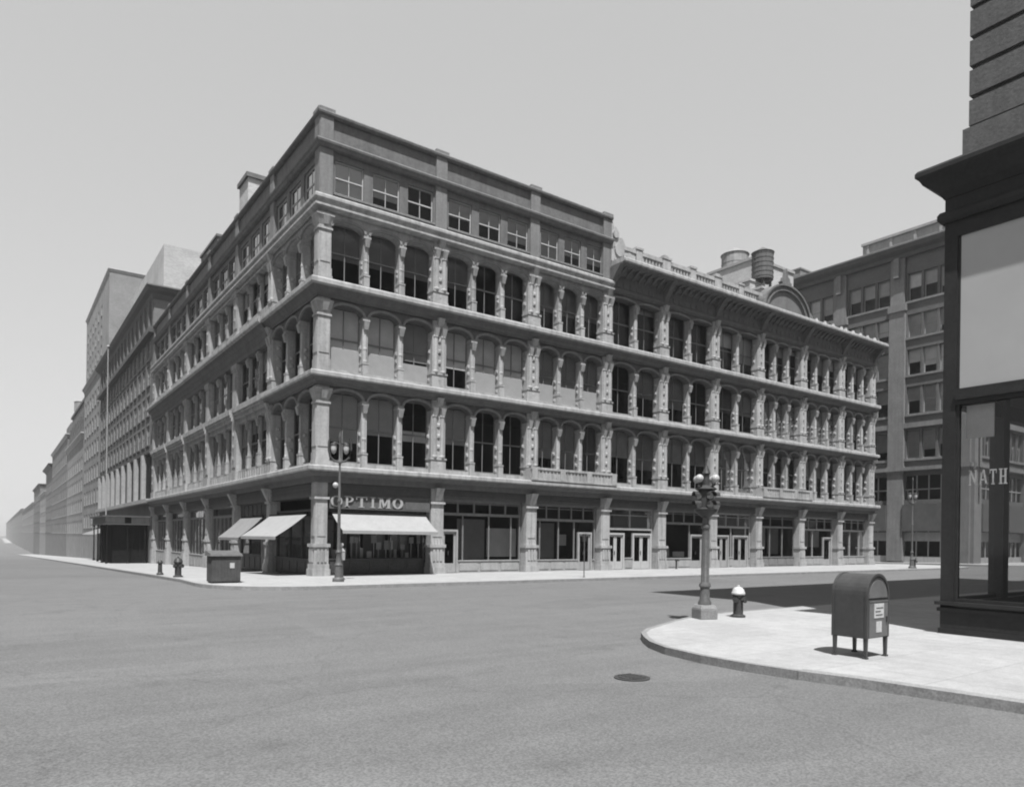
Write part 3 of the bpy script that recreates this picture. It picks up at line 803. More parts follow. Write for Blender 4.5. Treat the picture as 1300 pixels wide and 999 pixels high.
# ground storey piers
def ground_pier(face, u, w=.95, z0=0.0):
    mb = MB(FA); b = z0; D = -.6
    mb.box(-w*.5, w*.5, D, .0, b, 4.75)
    mb.box(-w*.66, w*.66, D+.05, .16, b, .35); mb.box(-w*.6, w*.6, D+.05, .1, .35, .6); mb.box(-w*.56, w*.56, D+.05, .05, .6, 1.45); mb.box(-w*.64, w*.64, D+.05, .14, 1.45, 1.62)
    for s in (-.28, 0, .28): mb.box(s*w-.07, s*w+.07, .05, .1, .7, 1.35)
    for s in (-.36, -.12, .12, .36): mb.hexa([(s*w-.07,-.01,1.62), (s*w+.07,-.01,1.62), (s*w+.07,.06,1.62), (s*w-.07,.06,1.62), (s*w-.04,-.01,1.9), (s*w+.04,-.01,1.9), (s*w+.04,.02,1.9), (s*w-.04,.02,1.9)])
    mb.box(-w*.36, w*.36, .0, .03, 2.05, 3.6)
    mb.box(-w*.58, w*.58, D+.05, .1, 3.85, 3.97)
    mb.hexa([(-w*.26,.0,4.0), (w*.26,.0,4.0), (w*.26,.06,4.0), (-w*.26,.06,4.0), (-w*.3,.0,4.72), (w*.3,.0,4.72), (w*.3,.4,4.72), (-w*.3,.4,4.72)])
    loc, rz = ((u, 0, 0), 0) if face == 'A' else ((0, u, 0), -PI/2)
    return mb.build('ground_pier', M['iron'], store, loc, rz)
mb = MB()
mb.box(0, .62, 0, .62, -.2, 4.75); mb.box(-.16, .76, -.16, .74, -.2, .35); mb.box(-.11, .71, -.11, .7, .35, .6); mb.box(-.07, .68, -.07, .66, .6, 1.45); mb.box(-.14, .75, -.14, .72, 1.45, 1.62)
for q in (.08, .27, .46):
    mb.box(q, q+.1, -.12, -.07, .7, 1.35); mb.box(-.12, -.07, q, q+.1, .7, 1.35)
mb.box(.1, .52, -.03, 0, 2.0, 3.6); mb.box(-.03, 0, .1, .52, 2.0, 3.6); mb.box(-.08, .7, -.08, .68, 3.85, 3.97)
mb.build('corner_pier', M['iron'], store)
for i, u in enumerate(AL):
    if i: ground_pier('A', u+(-.45 if i == 9 else 0), .78)
for i, u in enumerate(BL):
    if i: ground_pier('B', u+(-.45 if i == 6 else 0), .7, z0=-1.3)
mb = MB(FA); mb.box(.62, XE-.5, -.95, -.1, 4.15, 4.75)
for z in (4.3, 4.45, 4.6): mb.box(.9, XE-.5, -.1, -.05, z, z+.05)
mb.build('fascia_board', M['frieze'], store)
mb = MB(FB); mb.box(.62, YE-.5, -.95, -.1, 4.0, 4.75)
for z in (4.2, 4.4, 4.6): mb.box(.9, YE-.5, -.1, -.05, z, z+.05)
mb.build('fascia_board', M['frieze'], store)
# balconies on the second storey
for a, c in ((13.0, 20.0), (35.7, 42.5)):
    mb = MB(FA)
    mb.box(a, c, .0, .66, 5.51, 5.56); mb.box(a, c, .5, .64, 6.16, 6.3); mb.box(a, c, .52, .62, 5.56, 5.64); mb.box(a+.1, c-.1, .55, .57, 5.64, 6.16)
    n = 3
    for i in range(n+1):
        u = a+.25+i*(c-a-.5)/n; mb.box(u-.2, u+.2, .46, .67, 5.56, 6.27)
    for i in range(int((c-a)/.28)):
        u = a+.3+i*.28; mb.box(u-.04, u+.04, .53, .61, 5.6, 6.18)
    for u in (a, c-.12): mb.box(u, u+.12, .0, .5, 5.56, 6.25)
    mb.build('balcony', M['iron'], store)

# ------------------------------------------------------------ shopfronts
def shopfront(face, lo, hi, z0, sill, trans, top, muntins, doors=(), d=-.75, mat='shopwood', tpanes=5, dmat='shoplight', glass='glass', backing=None, bulk=None):
    d = -.5 if face == 'A' else -.4
    if tpanes == 0 and face == 'A': d = -.6
    """timber shopfront between two piers: bulkhead, show window, transom row and doors. doors = [(a,b)]"""
    fr = FA if face == 'A' else FB
    f = MB(fr)
    f.box(lo, hi, d-.1, d+.06, top-.12, top); f.box(lo, lo+.1, d-.1, d+.05, z0, top-.12); f.box(hi-.1, hi, d-.1, d+.05, z0, top-.12)
    f.box(lo+.1, hi-.1, d-.1, d+.08, trans-.08, trans+.08)
    for i in range(1, tpanes):
        u = lo+(hi-lo)*i/tpanes; f.box(u-.04, u+.04, d-.06, d+.05, trans+.08, top-.12)
    if tpanes: f.box(lo+.1, hi-.1, d-.05, d+.02, (trans+top)/2+.2, (trans+top)/2+.25)
    segs = []; cur = lo+.1
    for a, b in sorted(doors):
        if a > cur+.15: segs.append((cur, a))
        cur = b
    if hi-.1 > cur+.15: segs.append((cur, hi-.1))
    so = f.build('shopfront', M[mat], store)
    bk = MB(fr)
    for a, b in segs:
        bk.box(a, b, d-.1, d+.1, z0-.02, sill-.06); bk.box(a, b, d-.1, d+.16, sill-.06, sill)
        nn = max(1, int((b-a)/1.1))
        for i in range(nn): q = (b-a)/nn; bk.box(a+i*q+.1, a+(i+1)*q-.1, d+.1, d+.13, z0+.12, sill-.16)
    if segs: split(bk, 'bulkhead', M[bulk or mat], so)
    mt = MB(fr)
    for u in muntins: mt.box(u-.035, u+.035, d-.05, d+.05, sill, trans-.08)
    if muntins: split(mt, 'mullion', M[mat], so)
    g = MB(fr)
    for a, b in segs: g.face([(a, d-.03, sill), (b, d-.03, sill), (b, d-.03, trans-.08), (a, d-.03, trans-.08)])
    g.face([(lo+.1, d-.03, trans+.08), (hi-.1, d-.03, trans+.08), (hi-.1, d-.03, top-.12), (lo+.1, d-.03, top-.12)])
    g.build('pane', M[glass], so)
    for a, b in doors:
        dm = MB(fr); h = 2.35+z0
        dm.box(a, a+.1, d-.12, d+.1, z0, h+.12); dm.box(b-.1, b, d-.12, d+.1, z0, h+.12); dm.box(a+.1, b-.1, d-.12, d+.1, h, h+.12)
        leaves = [(a+.1, b-.1)] if b-a < 1.4 else [(a+.1, (a+b)/2-.01), ((a+b)/2+.01, b-.1)]
        for p, q in leaves:
            dm.box(p, p+.13, d-.06, d, z0+.02, h); dm.box(q-.13, q, d-.06, d, z0+.02, h); dm.box(p+.13, q-.13, d-.06, d, z0+.02, z0+.55); dm.box(p+.13, q-.13, d-.06, d, h-.14, h)
        dr = dm.build('door', M[dmat], so)
        gl = MB(fr)
        for p, q in leaves: gl.face([(p+.12, d-.03, z0+.54), (q-.12, d-.03, z0+.54), (q-.12, d-.03, h-.13), (p+.12, d-.03, h-.13)])
        if h+.2 < trans-.1: gl.face([(a+.1, d-.03, h+.12), (b-.1, d-.03, h+.12), (b-.1, d-.03, trans-.08), (a+.1, d-.03, trans-.08)])
        gl.build('pane', M[glass], dr)
        hd = MB(fr); c = (a+b)/2; hd.box(c-.09, c-.06, d, d+.06, z0+1.0, z0+1.25); hd.build('handle', M['bronze_dark'], dr)
    if backing:
        for (a, b, z0b, z1b, mt_) in backing:
            q = MB(fr); q.box(a, b, d-.3, d-.27, z0b, z1b); q.build('curtain', M[mt_], so)
    return so
shopfront('A', .75, 6.45, 0, .85, 3.0, 3.4, (2.6, 4.4), (), mat='darkpaint', tpanes=0, glass='clear')
shopfront('A', 7.45, 13.0, 0, .72, 3.35, 4.15, (8.9, 10.7, 12.3), ((7.5, 8.55),), tpanes=5, bulk='shoplight', dmat='shoplight', backing=((8.7, 10.6, .75, 3.1, 'shade_dark'), (10.75, 12.9, .9, 2.6, 'shade_mid')))
shopfront('A', 14.0, 19.1, 0, .72, 3.2, 4.15, (14.5, 16.0, 17.3), ((17.6, 18.8),), tpanes=5, bulk='shoplight', backing=((14.1, 15.9, .75, 3.0, 'shade_dark'), (16.2, 16.9, 1.6, 2.3, 'card')))
# narrow entrance bays
so = shopfront('A', 20.1, 24.5, 0, .8, 2.75, 4.15, (), ((20.2, 21.75), (22.55, 24.35)), tpanes=2, dmat='door', mat='shoplight')
shopfront('A', 25.5, 30.1, 0, .75, 3.25, 4.15, (28.4,), ((28.5, 29.9),), tpanes=4, bulk='shoplight', backing=((25.9, 26.6, .8, 1.5, 'card'), (27.0, 28.2, .8, 1.2, 'shade_mid')))
shopfront('A', 31.1, 35.6, 0, .8, 3.1, 4.15, (33.2,), ((31.3, 32.9), (33.4, 35.3)), tpanes=3, mat='shoplight', dmat='shoplight')
shopfront('A', 36.6, 41.6, 0, .8, 3.2, 4.15, (38.2, 39.9), (), tpanes=3, backing=((36.8, 38.0, 1.5, 3.1, 'shade_mid'), (38.3, 39.8, 1.0, 3.1, 'shade_dark')))
shopfront('A', 42.5, 47.4, 0, .8, 3.1, 4.15, (44.3,), ((45.9, 47.2),), tpanes=4, mat='shoplight', backing=((42.8, 44.2, 1.6, 3.0, 'card'), (44.4, 45.8, 1.6, 3.0, 'card'), (42.9, 44.1, 3.3, 3.9, 'card'), (44.4, 45.4, 3.3, 3.9, 'card')))
shopfront('A', 48.4, 52.8, 0, .8, 3.1, 4.15, (50.3, 51.9), (), tpanes=4, mat='shoplight', backing=((48.8, 50.2, 2.2, 3.0, 'card'), (50.4, 51.7, 1.9, 3.0, 'card')))
# side street shopfronts
shopfront('B', .75, 7.2, -.05, .8, 2.95, 3.4, (3.0, 5.0), (), mat='darkpaint', tpanes=0)
shopfront('B', 8.2, 14.8, -.2, .8, 3.1, 4.0, (12.8,), ((8.5, 10.0),), tpanes=0, mat='darkpaint')
for b in range(2, 6):
    u0, u1 = BL[b], BL[b+1]
    zz = gz(u0)-.15; q = (u1-u0-1)/6
    shopfront('B', u0+.5, u1-.5, zz, .4, 3.3, 4.0, [u0+.5+q*i for i in range(1, 6)], (), tpanes=0, bulk='shoplight', mat='shopwood', backing=((u0+.6, u1-.6, .5, 3.9, 'shade_dark'),))
# blank boarded panel over the second side bay and plain panels
mb = MB(FB); mb.box(8.2, 14.8, -.5, -.4, 3.1, 4.0)
for i in range(7): mb.box(8.4+i*.95, 8.45+i*.95, -.4, -.35, 3.1, 4.0)
mb.build('sign_panel', M['frieze'], store)

# ------------------------------------------------------------ lettering (built strokes with serifs)
def glyph(mb, ch, u, z, w, h, d0, d1):
    t = w*.2; s = t*.5
    B = lambda a, b, c, d: mb.box(u+a*w, u+b*w, d0, d1, z+c*h, z+d*h)
    def diag(x0, y0, x1, y1, t0):
        mb.hexa([(u+x0*w-t0/2, d0, z+y0*h), (u+x0*w+t0/2, d0, z+y0*h), (u+x1*w+t0/2, d0, z+y1*h), (u+x1*w-t0/2, d0, z+y1*h),
                 (u+x0*w-t0/2, d1, z+y0*h), (u+x0*w+t0/2, d1, z+y0*h), (u+x1*w+t0/2, d1, z+y1*h), (u+x1*w-t0/2, d1, z+y1*h)])
    def ring(cx_, cy_, rx, ry, tx, ty, a0=0, a1=360, n=20):
        for i in range(n):
            p, q = rad(a0+(a1-a0)*i/n), rad(a0+(a1-a0)*(i+1)/n)
            P = [(u+(cx_+rx*math.cos(p))*w, z+(cy_+ry*math.sin(p))*h), (u+(cx_+rx*math.cos(q))*w, z+(cy_+ry*math.sin(q))*h),
                 (u+(cx_+(rx-tx)*math.cos(q))*w, z+(cy_+(ry-ty)*math.sin(q))*h), (u+(cx_+(rx-tx)*math.cos(p))*w, z+(cy_+(ry-ty)*math.sin(p))*h)]
            mb.hexa([(x, d0, y) for x, y in P]+[(x, d1, y) for x, y in P])
    if ch == 'O': ring(.5, .5, .5, .5, .24, .1)
    elif ch == 'P': B(.14, .36, 0, 1); B(.0, .5, 0, .07); B(.0, .14, .93, 1); ring(.45, .72, .5, .28, .22, .09, -90, 90, 10); B(.36, .45, .91, 1); B(.36, .45, .44, .53)
    elif ch == 'T': B(.39, .61, 0, .9); B(.0, 1, .9, 1); B(.0, .08, .72, .9); B(.92, 1, .72, .9); B(.25, .39, 0, .07); B(.61, .75, 0, .07)
    elif ch == 'I': B(.36, .64, 0, 1); B(.15, .36, 0, .07); B(.64, .85, 0, .07); B(.15, .36, .93, 1); B(.64, .85, .93, 1)
    elif ch == 'M': B(.08, .2, 0, 1); B(.74, .96, 0, 1); diag(.22, .98, .5, .05, w*.2); diag(.5, .05, .78, .98, w*.1); B(-.04, .08, 0, .07); B(.2, .32, 0, .07); B(.62, .74, 0, .07); B(.96, 1.06, 0, .07); B(-.04, .08, .93, 1); B(.96, 1.06, .93, 1)
    elif ch == 'N': B(.1, .2, 0, 1); B(.82, .92, 0, 1); diag(.18, .97, .86, .04, w*.22); B(.0, .1, 0, .07); B(.2, .3, 0, .07); B(-.02, .1, .93, 1); B(.7, .82, .93, 1); B(.92, 1.02, .93, 1)
    elif ch == 'A': diag(.1, 0, .47, 1, w*.1); diag(.88, 0, .53, 1, w*.2); B(.26, .72, .3, .38); B(-.02, .25, 0, .07); B(.7, 1.04, 0, .07)
    elif ch == 'H': B(.12, .34, 0, 1); B(.66, .88, 0, 1); B(.34, .66, .46, .54); B(.0, .12, 0, .07); B(.34, .44, 0, .07); B(.56, .66, 0, .07); B(.88, 1, 0, .07); B(.0, .12, .93, 1); B(.34, .44, .93, 1); B(.56, .66, .93, 1); B(.88, 1, .93, 1)
sign = thing('shop_sign', 'OPTIMO in raised pale serif letters on the long board above the corner shop awning', 'sign', (0, 0, 3.4))
mb = MB(FA); mb.box(.72, 6.45, -.12, .0, .0, .74); mb.box(.72, 6.45, .0, .05, .0, .06); mb.box(4.95, 6.45, .0, .04, .08, .5); mb.build('board', M['frieze'], sign)
W = [('O', .62), ('P', .5), ('T', .6), ('I', .4), ('M', .68), ('O', .62)]
u = .76
for ch, w in W:
    mb = MB(FA); glyph(mb, ch, u, .1, w, .56, .0, .07); mb.build('letter', M['letter'], sign); u += w+.125

# ------------------------------------------------------------ awnings
def awning(face, label, u0, u1, ztop, zbot, proj, mat, flare=.0):
    a = thing('awning', label, 'awning', (0, 0, 0), 0, 'canvas awnings on the corner store')
    fr = FA if face == 'A' else FB
    mb = MB(fr); n = 8; d0 = .16
    for i in range(n):
        t0, t1 = i/n, (i+1)/n
        def pt(t, k): # slight sag
            return d0+proj*t, ztop+(zbot-ztop)*t-.05*math.sin(PI*t)-k
        (da, za), (db, zb) = pt(t0, 0), pt(t1, 0)
        ua0, ub0, ua1, ub1 = u0-flare*t0, u1+flare*t0, u0-flare*t1, u1+flare*t1
        mb.hexa([(ua0,da,za-.015), (ub0,da,za-.015), (ub1,db,zb-.015), (ua1,db,zb-.015), (ua0,da,za), (ub0,da,za), (ub1,db,zb), (ua1,db,zb)])
    mb.build('canopy', M[mat], a)
    mb = MB(fr); k = 26; de = d0+proj
    for i in range(k):
        p, q = u0-flare+(u1-u0+2*flare)*i/k, u0-flare+(u1-u0+2*flare)*(i+1)/k
        mb.hexa([(p,de-.005,zbot-.16), (q,de-.005,zbot-.16), (q,de+.012,zbot-.16), (p,de+.012,zbot-.16), (p,de-.005,zbot-.003), (q,de-.005,zbot-.003), (q,de+.012,zbot-.003), (p,de+.012,zbot-.003)])
    mb.build('valance', M[mat], a)
    for u in (u0+.06, u1-.06):
        mb = MB(); mb.tube([fr(u, .02, zbot-.05), fr(u, d0+proj-.04, zbot-.03)], .018); mb.build('frame_arm', M['dark'], a)
    mb = MB(); mb.tube([fr(u0, .1, ztop+.04), fr(u1, .1, ztop+.04)], .06); mb.build('roller', M['dark'], a)
    return a
awning('A', 'wide clean canvas awning under the raised shop lettering', .82, 6.15, 3.12, 2.3, 1.35, 'canvas', 0)
awning('B', 'large sunlit canvas awning on the side wall beside the corner pier', .85, 7.0, 3.08, 1.95, 1.55, 'canvas', 0)
awning('B', 'smaller duller canvas awning further down the side wall', 8.3, 13.0, 3.05, 1.85, 1.35, 'canvas_dull', 0)

# ball lamp over the shop sign
t = thing('wall_lamp', 'white ball lamp on the wall above the raised shop letters', 'lamp', (.85, 0, 4.55))
mb = MB(); mb.tube([(0, .08, .1), (0, -.2, .2), (0, -.42, .12)], .02); mb.build('arm', M['dark'], t)
mb = MB(); mb.ball((0, -.45, 0), .15); mb.build('globe', M['globe'], t, smooth=True)

# goods in the corner shop window
rc = random.Random(5)
row = []
for i in range(16):
    u = 1.35+i*.33
    h = rc.uniform(.28, .55); w = rc.uniform(.18, .3); zb = .86+(0 if i % 2 else .0); lift = rc.choice([0, 0, .45, .8])
    mb = MB(); mb.box(-w/2, w/2, -.015, .015, lift, lift+h)
    if lift: mb.box(-.03, .03, .015, .05, 0, lift+.02)
    mb.box(-w/2, w/2, .015, .07, lift, lift+.03)
    o = mb.build('display_card', M[rc.choice(['card', 'shade_mid', 'card', 'shoplight'])], None, (u, .95+.12*(i % 3), zb), rc.uniform(-.2, .2))
    tag(o, 'small show card standing behind the dark corner shop window', 'card', 'show cards in the corner shop window')
mb = MB(FA); mb.box(1.05, 6.4, -2.0, -.86, .78, .85); mb.build('display_shelf', M['darkpaint'], store)
mb = MB(FA); 
for i in range(7): mb.box(1.2+i*.75, 1.75+i*.75, -2.05, -2.0, .85, 2.9)
split(mb, 'window_backdrop', M['shopwood'], store)

# ------------------------------------------------------------ generic neighbouring buildings
def block(name, label, x0, x1, y0, y1, zb, zt, wall, rows, cols_w, cols_s, trim, cornice=.5, ch=.7, wd=(1.1, 1.9), sills=True, pilasters=False, bands=()):
    """building with its own windows; rows = sill heights; cols_w = window centres (y) on the west face, cols_s = (x) on the south face"""
    t = thing(name, label, 'building', (x0, y0, 0))
    L = lambda a, b, c: (a-x0, b-y0, c)
    def part(mb, n, m): return mb.build(n, M[m], t)
    w, h = wd
    # wall with openings: sheets between rows
    mb = MB(L); rec = .12
    def wallface(fr, u0, u1, cols):
        cols = sorted(cols); zc = zb
        for z in sorted(rows):
            mb.box(u0, u1, -.4, 0, zc, z, fr)
            cur = u0
            for c in cols:
                mb.box(cur, c-w/2, -.4, 0, z, z+h, fr); cur = c+w/2
            mb.box(cur, u1, -.4, 0, z, z+h, fr); zc = z+h
        mb.box(u0, u1, -.4, 0, zc, zt, fr)
    frw = lambda u, d, z: (x0-d-x0, u-y0, z)
    frs = lambda u, d, z: (u-x0, y0-d-y0, z)
    wallface(frw, y0, y1, cols_w if cols_w else [])
    wallface(frs, x0+.4, x1, cols_s if cols_s else [])
    mb.box(x1-.4, x1, y0+.4, y1, zb, zt); mb.box(x0+.4, x1-.4, y1-.4, y1, zb, zt)
    part(mb, 'wall', wall)
    mb = MB(L); mb.box(x0+.4, x1-.4, y0+.4, y1-.4, zt-.6, zt-.4); part(mb, 'roof', 'roof')
    mb = MB(L); mb.box(x0+1.6, x1-.5, y0+1.6, y1-.5, zb, zt-.7); part(mb, 'interior_wall', 'interior')
    if cornice:
        mb = MB(L)
        prof = [(-.1, zt+.15), (cornice, zt+.15), (cornice+.05, zt), (cornice*.8, zt-ch*.35), (cornice*.35, zt-ch*.6), (.08, zt-ch), (-.1, zt-ch)]
        rings = [[(x1, y0-d, z) for d, z in prof], [(x0-d, y0-d, z) for d, z in prof], [(x0-d, y1, z) for d, z in prof]]
        n = len(prof)
        for r in rings: mb.v += [L(*p) for p in r]
        for k in range(2):
            for i in range(n):
                j = (i+1) % n; mb.f.append([k*n+i, k*n+j, (k+1)*n+j, (k+1)*n+i]); mb.mi.append(0)
        mb.f.append(list(range(n))); mb.mi.append(0); mb.f.append(list(range(2*n, 3*n))); mb.mi.append(0)
        part(mb, 'cornice', trim)
    for zz, hh, p in bands:
        mb = MB(L); mb.box(x0-p, x1, y0-p, y0+.003, zz, zz+hh); mb.box(x0-p, x0+.003, y0+.003, y1, zz, zz+hh); part(mb, 'band_course', trim)
    cnt = 0
    gm = None
    sillm = MB(FA); sillm.box(-w/2-.1, w/2+.1, rec, rec+.12, -.14, 0); sillm = sillm.mesh('sill', M[trim])
    dp_ = MB(FA); dp_.face([(-w/2+.03, -.02, .05), (w/2-.03, -.02, .05), (w/2-.03, -.02, h-.05), (-w/2+.03, -.02, h-.05)]); dpm = dp_.mesh('pane', M['darkpane'])
    bsm = []
    for lo in (.5, .66):
        dp_ = MB(FA); dp_.box(-w/2+.08, w/2-.08, -.018, -.01, h*lo, h*.95); bsm.append(dp_.mesh('shade', M['shade_dark']))
    rr = random.Random(int(y0*7+x0*3+99))
    for face, cols in (('W', cols_w or []), ('S', cols_s or [])):
        for c in cols:
            for z in rows:
                if cnt >= 100: break
                if face == 'W': loc, rz = (rec, c-y0, z), -PI/2
                else: loc, rz = (c-x0, rec, z), 0
                fm, pm, fl = window_meshes(w, h, 'plain' if w < 1.2 else 'two')
                o = inst('window', fl, t, loc, rz); inst('pane', dpm, o)
                if sills: inst('sill', sillm, o)
                q = rr.random()
                if q < .35: inst('shade', bsm[rr.randrange(2)], o)
                cnt += 1
    return t
def frange(a, b, n): return [a+(b-a)*(i+.5)/n for i in range(n)]

# next along the side street: dark cornice, two storey show windows at its foot
N1 = block('warehouse_building', 'six storey commercial block with heavy dark cornice next down the side street', 0, 14, 47.0, 93.5, -2.5, 27.3, 'brickmid',
           [11.3, 14.4, 17.6, 20.3], frange(48.2, 93, 15), None, 'trimdark', .8, 1.1, (1.9, 2.1), True, bands=((22.6, .5, .55), (10.3, .35, .3)))
L = lambda u, d, z: (-d, u-47.0, z)
mb = MB(L); mb.box(47.1, 93.4, .0, .06, 23.1, 26.2)
for u in frange(48, 93, 15):
    mb.box(u-1.25, u-.95, .06, .3, 23.1, 26.2)
mb.build('attic_storey', M['brickdark'], N1)
mb = MB(L)
for u in frange(48, 93, 9): mb.box(u-.4, u+.4, .0, .5, 5.6, 10.3)
mb.box(47.1, 93.4, .0, .55, 5.2, 5.6)
split(mb, 'show_window_pier', M['trimfar'], N1)
mb = MB(L); mb.box(47.2, 93.3, .02, .08, 5.62, 10.2); mb.build('show_window_glass', M['dark'], N1)
mb = MB(L); 
for u in frange(56, 93, 8): mb.box(u-1.7, u+1.7, .01, .1, -2, 3.0)
split(mb, 'shop_glass', M['dark'], N1)

# canopy and dark vestibule over the pavement
t = thing('entrance_canopy', 'pale edged flat canopy over a dark vestibule just past the store', 'canopy', (-4.0, 47.9, -1.1))
mb = MB(); mb.box(0, 3.98, 0, 12, 4.1, 4.75); mb.build('fascia', M['stone'], t)
mb = MB(); mb.box(-.3, 3.98, -.3, 12.3, 4.76, 4.92); mb.box(-.2, 3.98, -.2, 12.2, 4.0, 4.09); mb.build('roof', M['trimdark'], t)
mb = MB(); mb.box(1.7, 2.3, -.06, -.01, 4.15, 4.74); mb.build('crest', M['dark'], t)
mb = MB(); mb.box(.7, 3.95, .9, 11.6, 0, 4.0)
for i in range(5): mb.box(.75+i*.62, .85+i*.62, .84, .9, .6, 3.6)
mb.box(.7, 3.95, .82, .9, 0, .6)
for i in range(9): mb.box(.62, .7, 1.2+i*1.2, 1.3+i*1.2, 0, 4.0)
mb.build('vestibule', M['dark'], t)
for x, y in ((.12, .15), (.12, 4), (.12, 8), (.12, 11.8), (2.0, .15), (3.6, .15)):
    mb = MB(); mb.lathe([(.12, 0), (.12, .2), (.07, .3), (.06, 3.8), (.12, 4.0)], x, y, 10); mb.build('post', M['dark'], t)
t = thing('flagpole', 'tall thin pale flagpole standing against the heavy cornice block', 'flagpole', (-3.0, 57.0, gz(57)))
mb = MB(); mb.tube([(0, 0, 0), (0, 0, 24)], .08, 10, .05); mb.build('pole', M['trimfar'], t, smooth=True)
mb = MB(); mb.ball((0, 0, 24.1), .16); mb.build('ball', M['trimfar'], t, smooth=True)
mb = MB(); mb.lathe([(.3, 0), (.3, .3), (.16, .5), (.14, .8)], 0, 0, 12); mb.build('base', M['trimdark'], t)
awf = thing('awning', 'small distant pale awning beyond the dark vestibule', 'awning', (0, 76, -1.7), 0, 'awnings far down the side street')
mb = MB(FB); mb.prism([(.05, 4.4), (2.3, 3.5), (2.3, 3.2), (2.25, 3.2), (2.25, 3.45), (.05, 4.3)], 'u', 0, 18); mb.build('canopy', M['canvas_dull'], awf)

block('rear_building', 'tall plain whitewashed brick block rising behind the side street roofs', 1.4, 22, 50.2, 74, 24, 33.2, 'palewall', [], [], None, 'trimfar', 0)
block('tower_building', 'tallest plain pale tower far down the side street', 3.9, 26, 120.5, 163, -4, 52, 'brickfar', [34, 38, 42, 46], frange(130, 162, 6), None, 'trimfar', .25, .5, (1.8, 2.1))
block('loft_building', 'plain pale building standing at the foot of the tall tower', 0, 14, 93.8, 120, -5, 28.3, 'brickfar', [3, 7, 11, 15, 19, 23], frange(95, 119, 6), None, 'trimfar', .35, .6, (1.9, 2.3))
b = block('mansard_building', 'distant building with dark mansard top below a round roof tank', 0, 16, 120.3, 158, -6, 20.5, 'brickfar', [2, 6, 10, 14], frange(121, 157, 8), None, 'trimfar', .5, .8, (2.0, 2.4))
mb = MB(); mb.hexa([(0,0,20.6), (3.5,0,20.6), (3.5,37,20.6), (0,37,20.6), (.8,.8,27.6), (3.5,.8,27.6), (3.5,36,27.6), (.8,36,27.6)]); mb.box(.5, 3.5, .5, 36.4, 27.6, 28.1)
for i in range(6): mb.box(.1, 1.0, 2+i*5.9, 4+i*5.9, 21.8, 24.7)
mb.build('mansard_roof', M['trimdark'], b)
tk = thing('roof_tank', 'round pale tank on the distant mansard roof', 'water tank', (1.9, 146, 28.1))
mb = MB(); mb.lathe([(1.6, 0), (1.6, 2.0), (1.7, 2.02), (1.0, 2.5), (.1, 2.7)], 0, 0, 16); mb.build('drum', M['tankwood'], tk)
block('apartment_building', 'far building second to last before the street fades, with stepped roof', 0, 16, 158.3, 214, -6, 24.5, 'brickmid', [2, 6, 10, 14, 18], frange(159, 213, 10), None, 'trimfar', .4, .7, (2.0, 2.4))
mb = MB(); mb.box(0, 9, 0, 14, 0, 3.5); mb.box(2, 6, 3, 9, 3.5, 5.5)
tag(mb.build('roof_bulkhead', M['brickmid'], None, (.8, 160, 24)), 'grey stepped bulkhead on the far stepped roof building', 'bulkhead')
block('row_building', 'far narrow building with jutting cornice near the street end', 0, 16, 214.3, 246, -7, 22, 'brickmid', [2, 6, 10, 14], frange(215, 245, 7), None, 'trimdark', 1.0, 1.2, (2.0, 2.4))
block('low_building', 'low distant building two from the far end of the side street', 0, 20, 246.3, 285, -9, 15.5, 'brickfar', [2, 5.6, 9.2], frange(247, 284, 9), None, 'trimfar', .4, .7, (2.2, 2.2))
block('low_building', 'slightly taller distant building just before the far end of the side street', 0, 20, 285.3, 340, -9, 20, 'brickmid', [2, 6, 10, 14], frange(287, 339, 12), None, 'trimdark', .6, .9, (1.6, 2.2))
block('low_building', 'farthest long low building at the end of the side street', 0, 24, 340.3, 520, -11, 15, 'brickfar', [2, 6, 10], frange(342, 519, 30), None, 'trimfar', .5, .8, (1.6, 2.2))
block('low_building', 'hazy last row of roofs where the side street runs out of sight', 0, 24, 520.3, 1500, -12, 17, 'brickfar', [2, 7], frange(530, 1490, 40), None, 'trimfar', .5, .8, (3, 2.4))

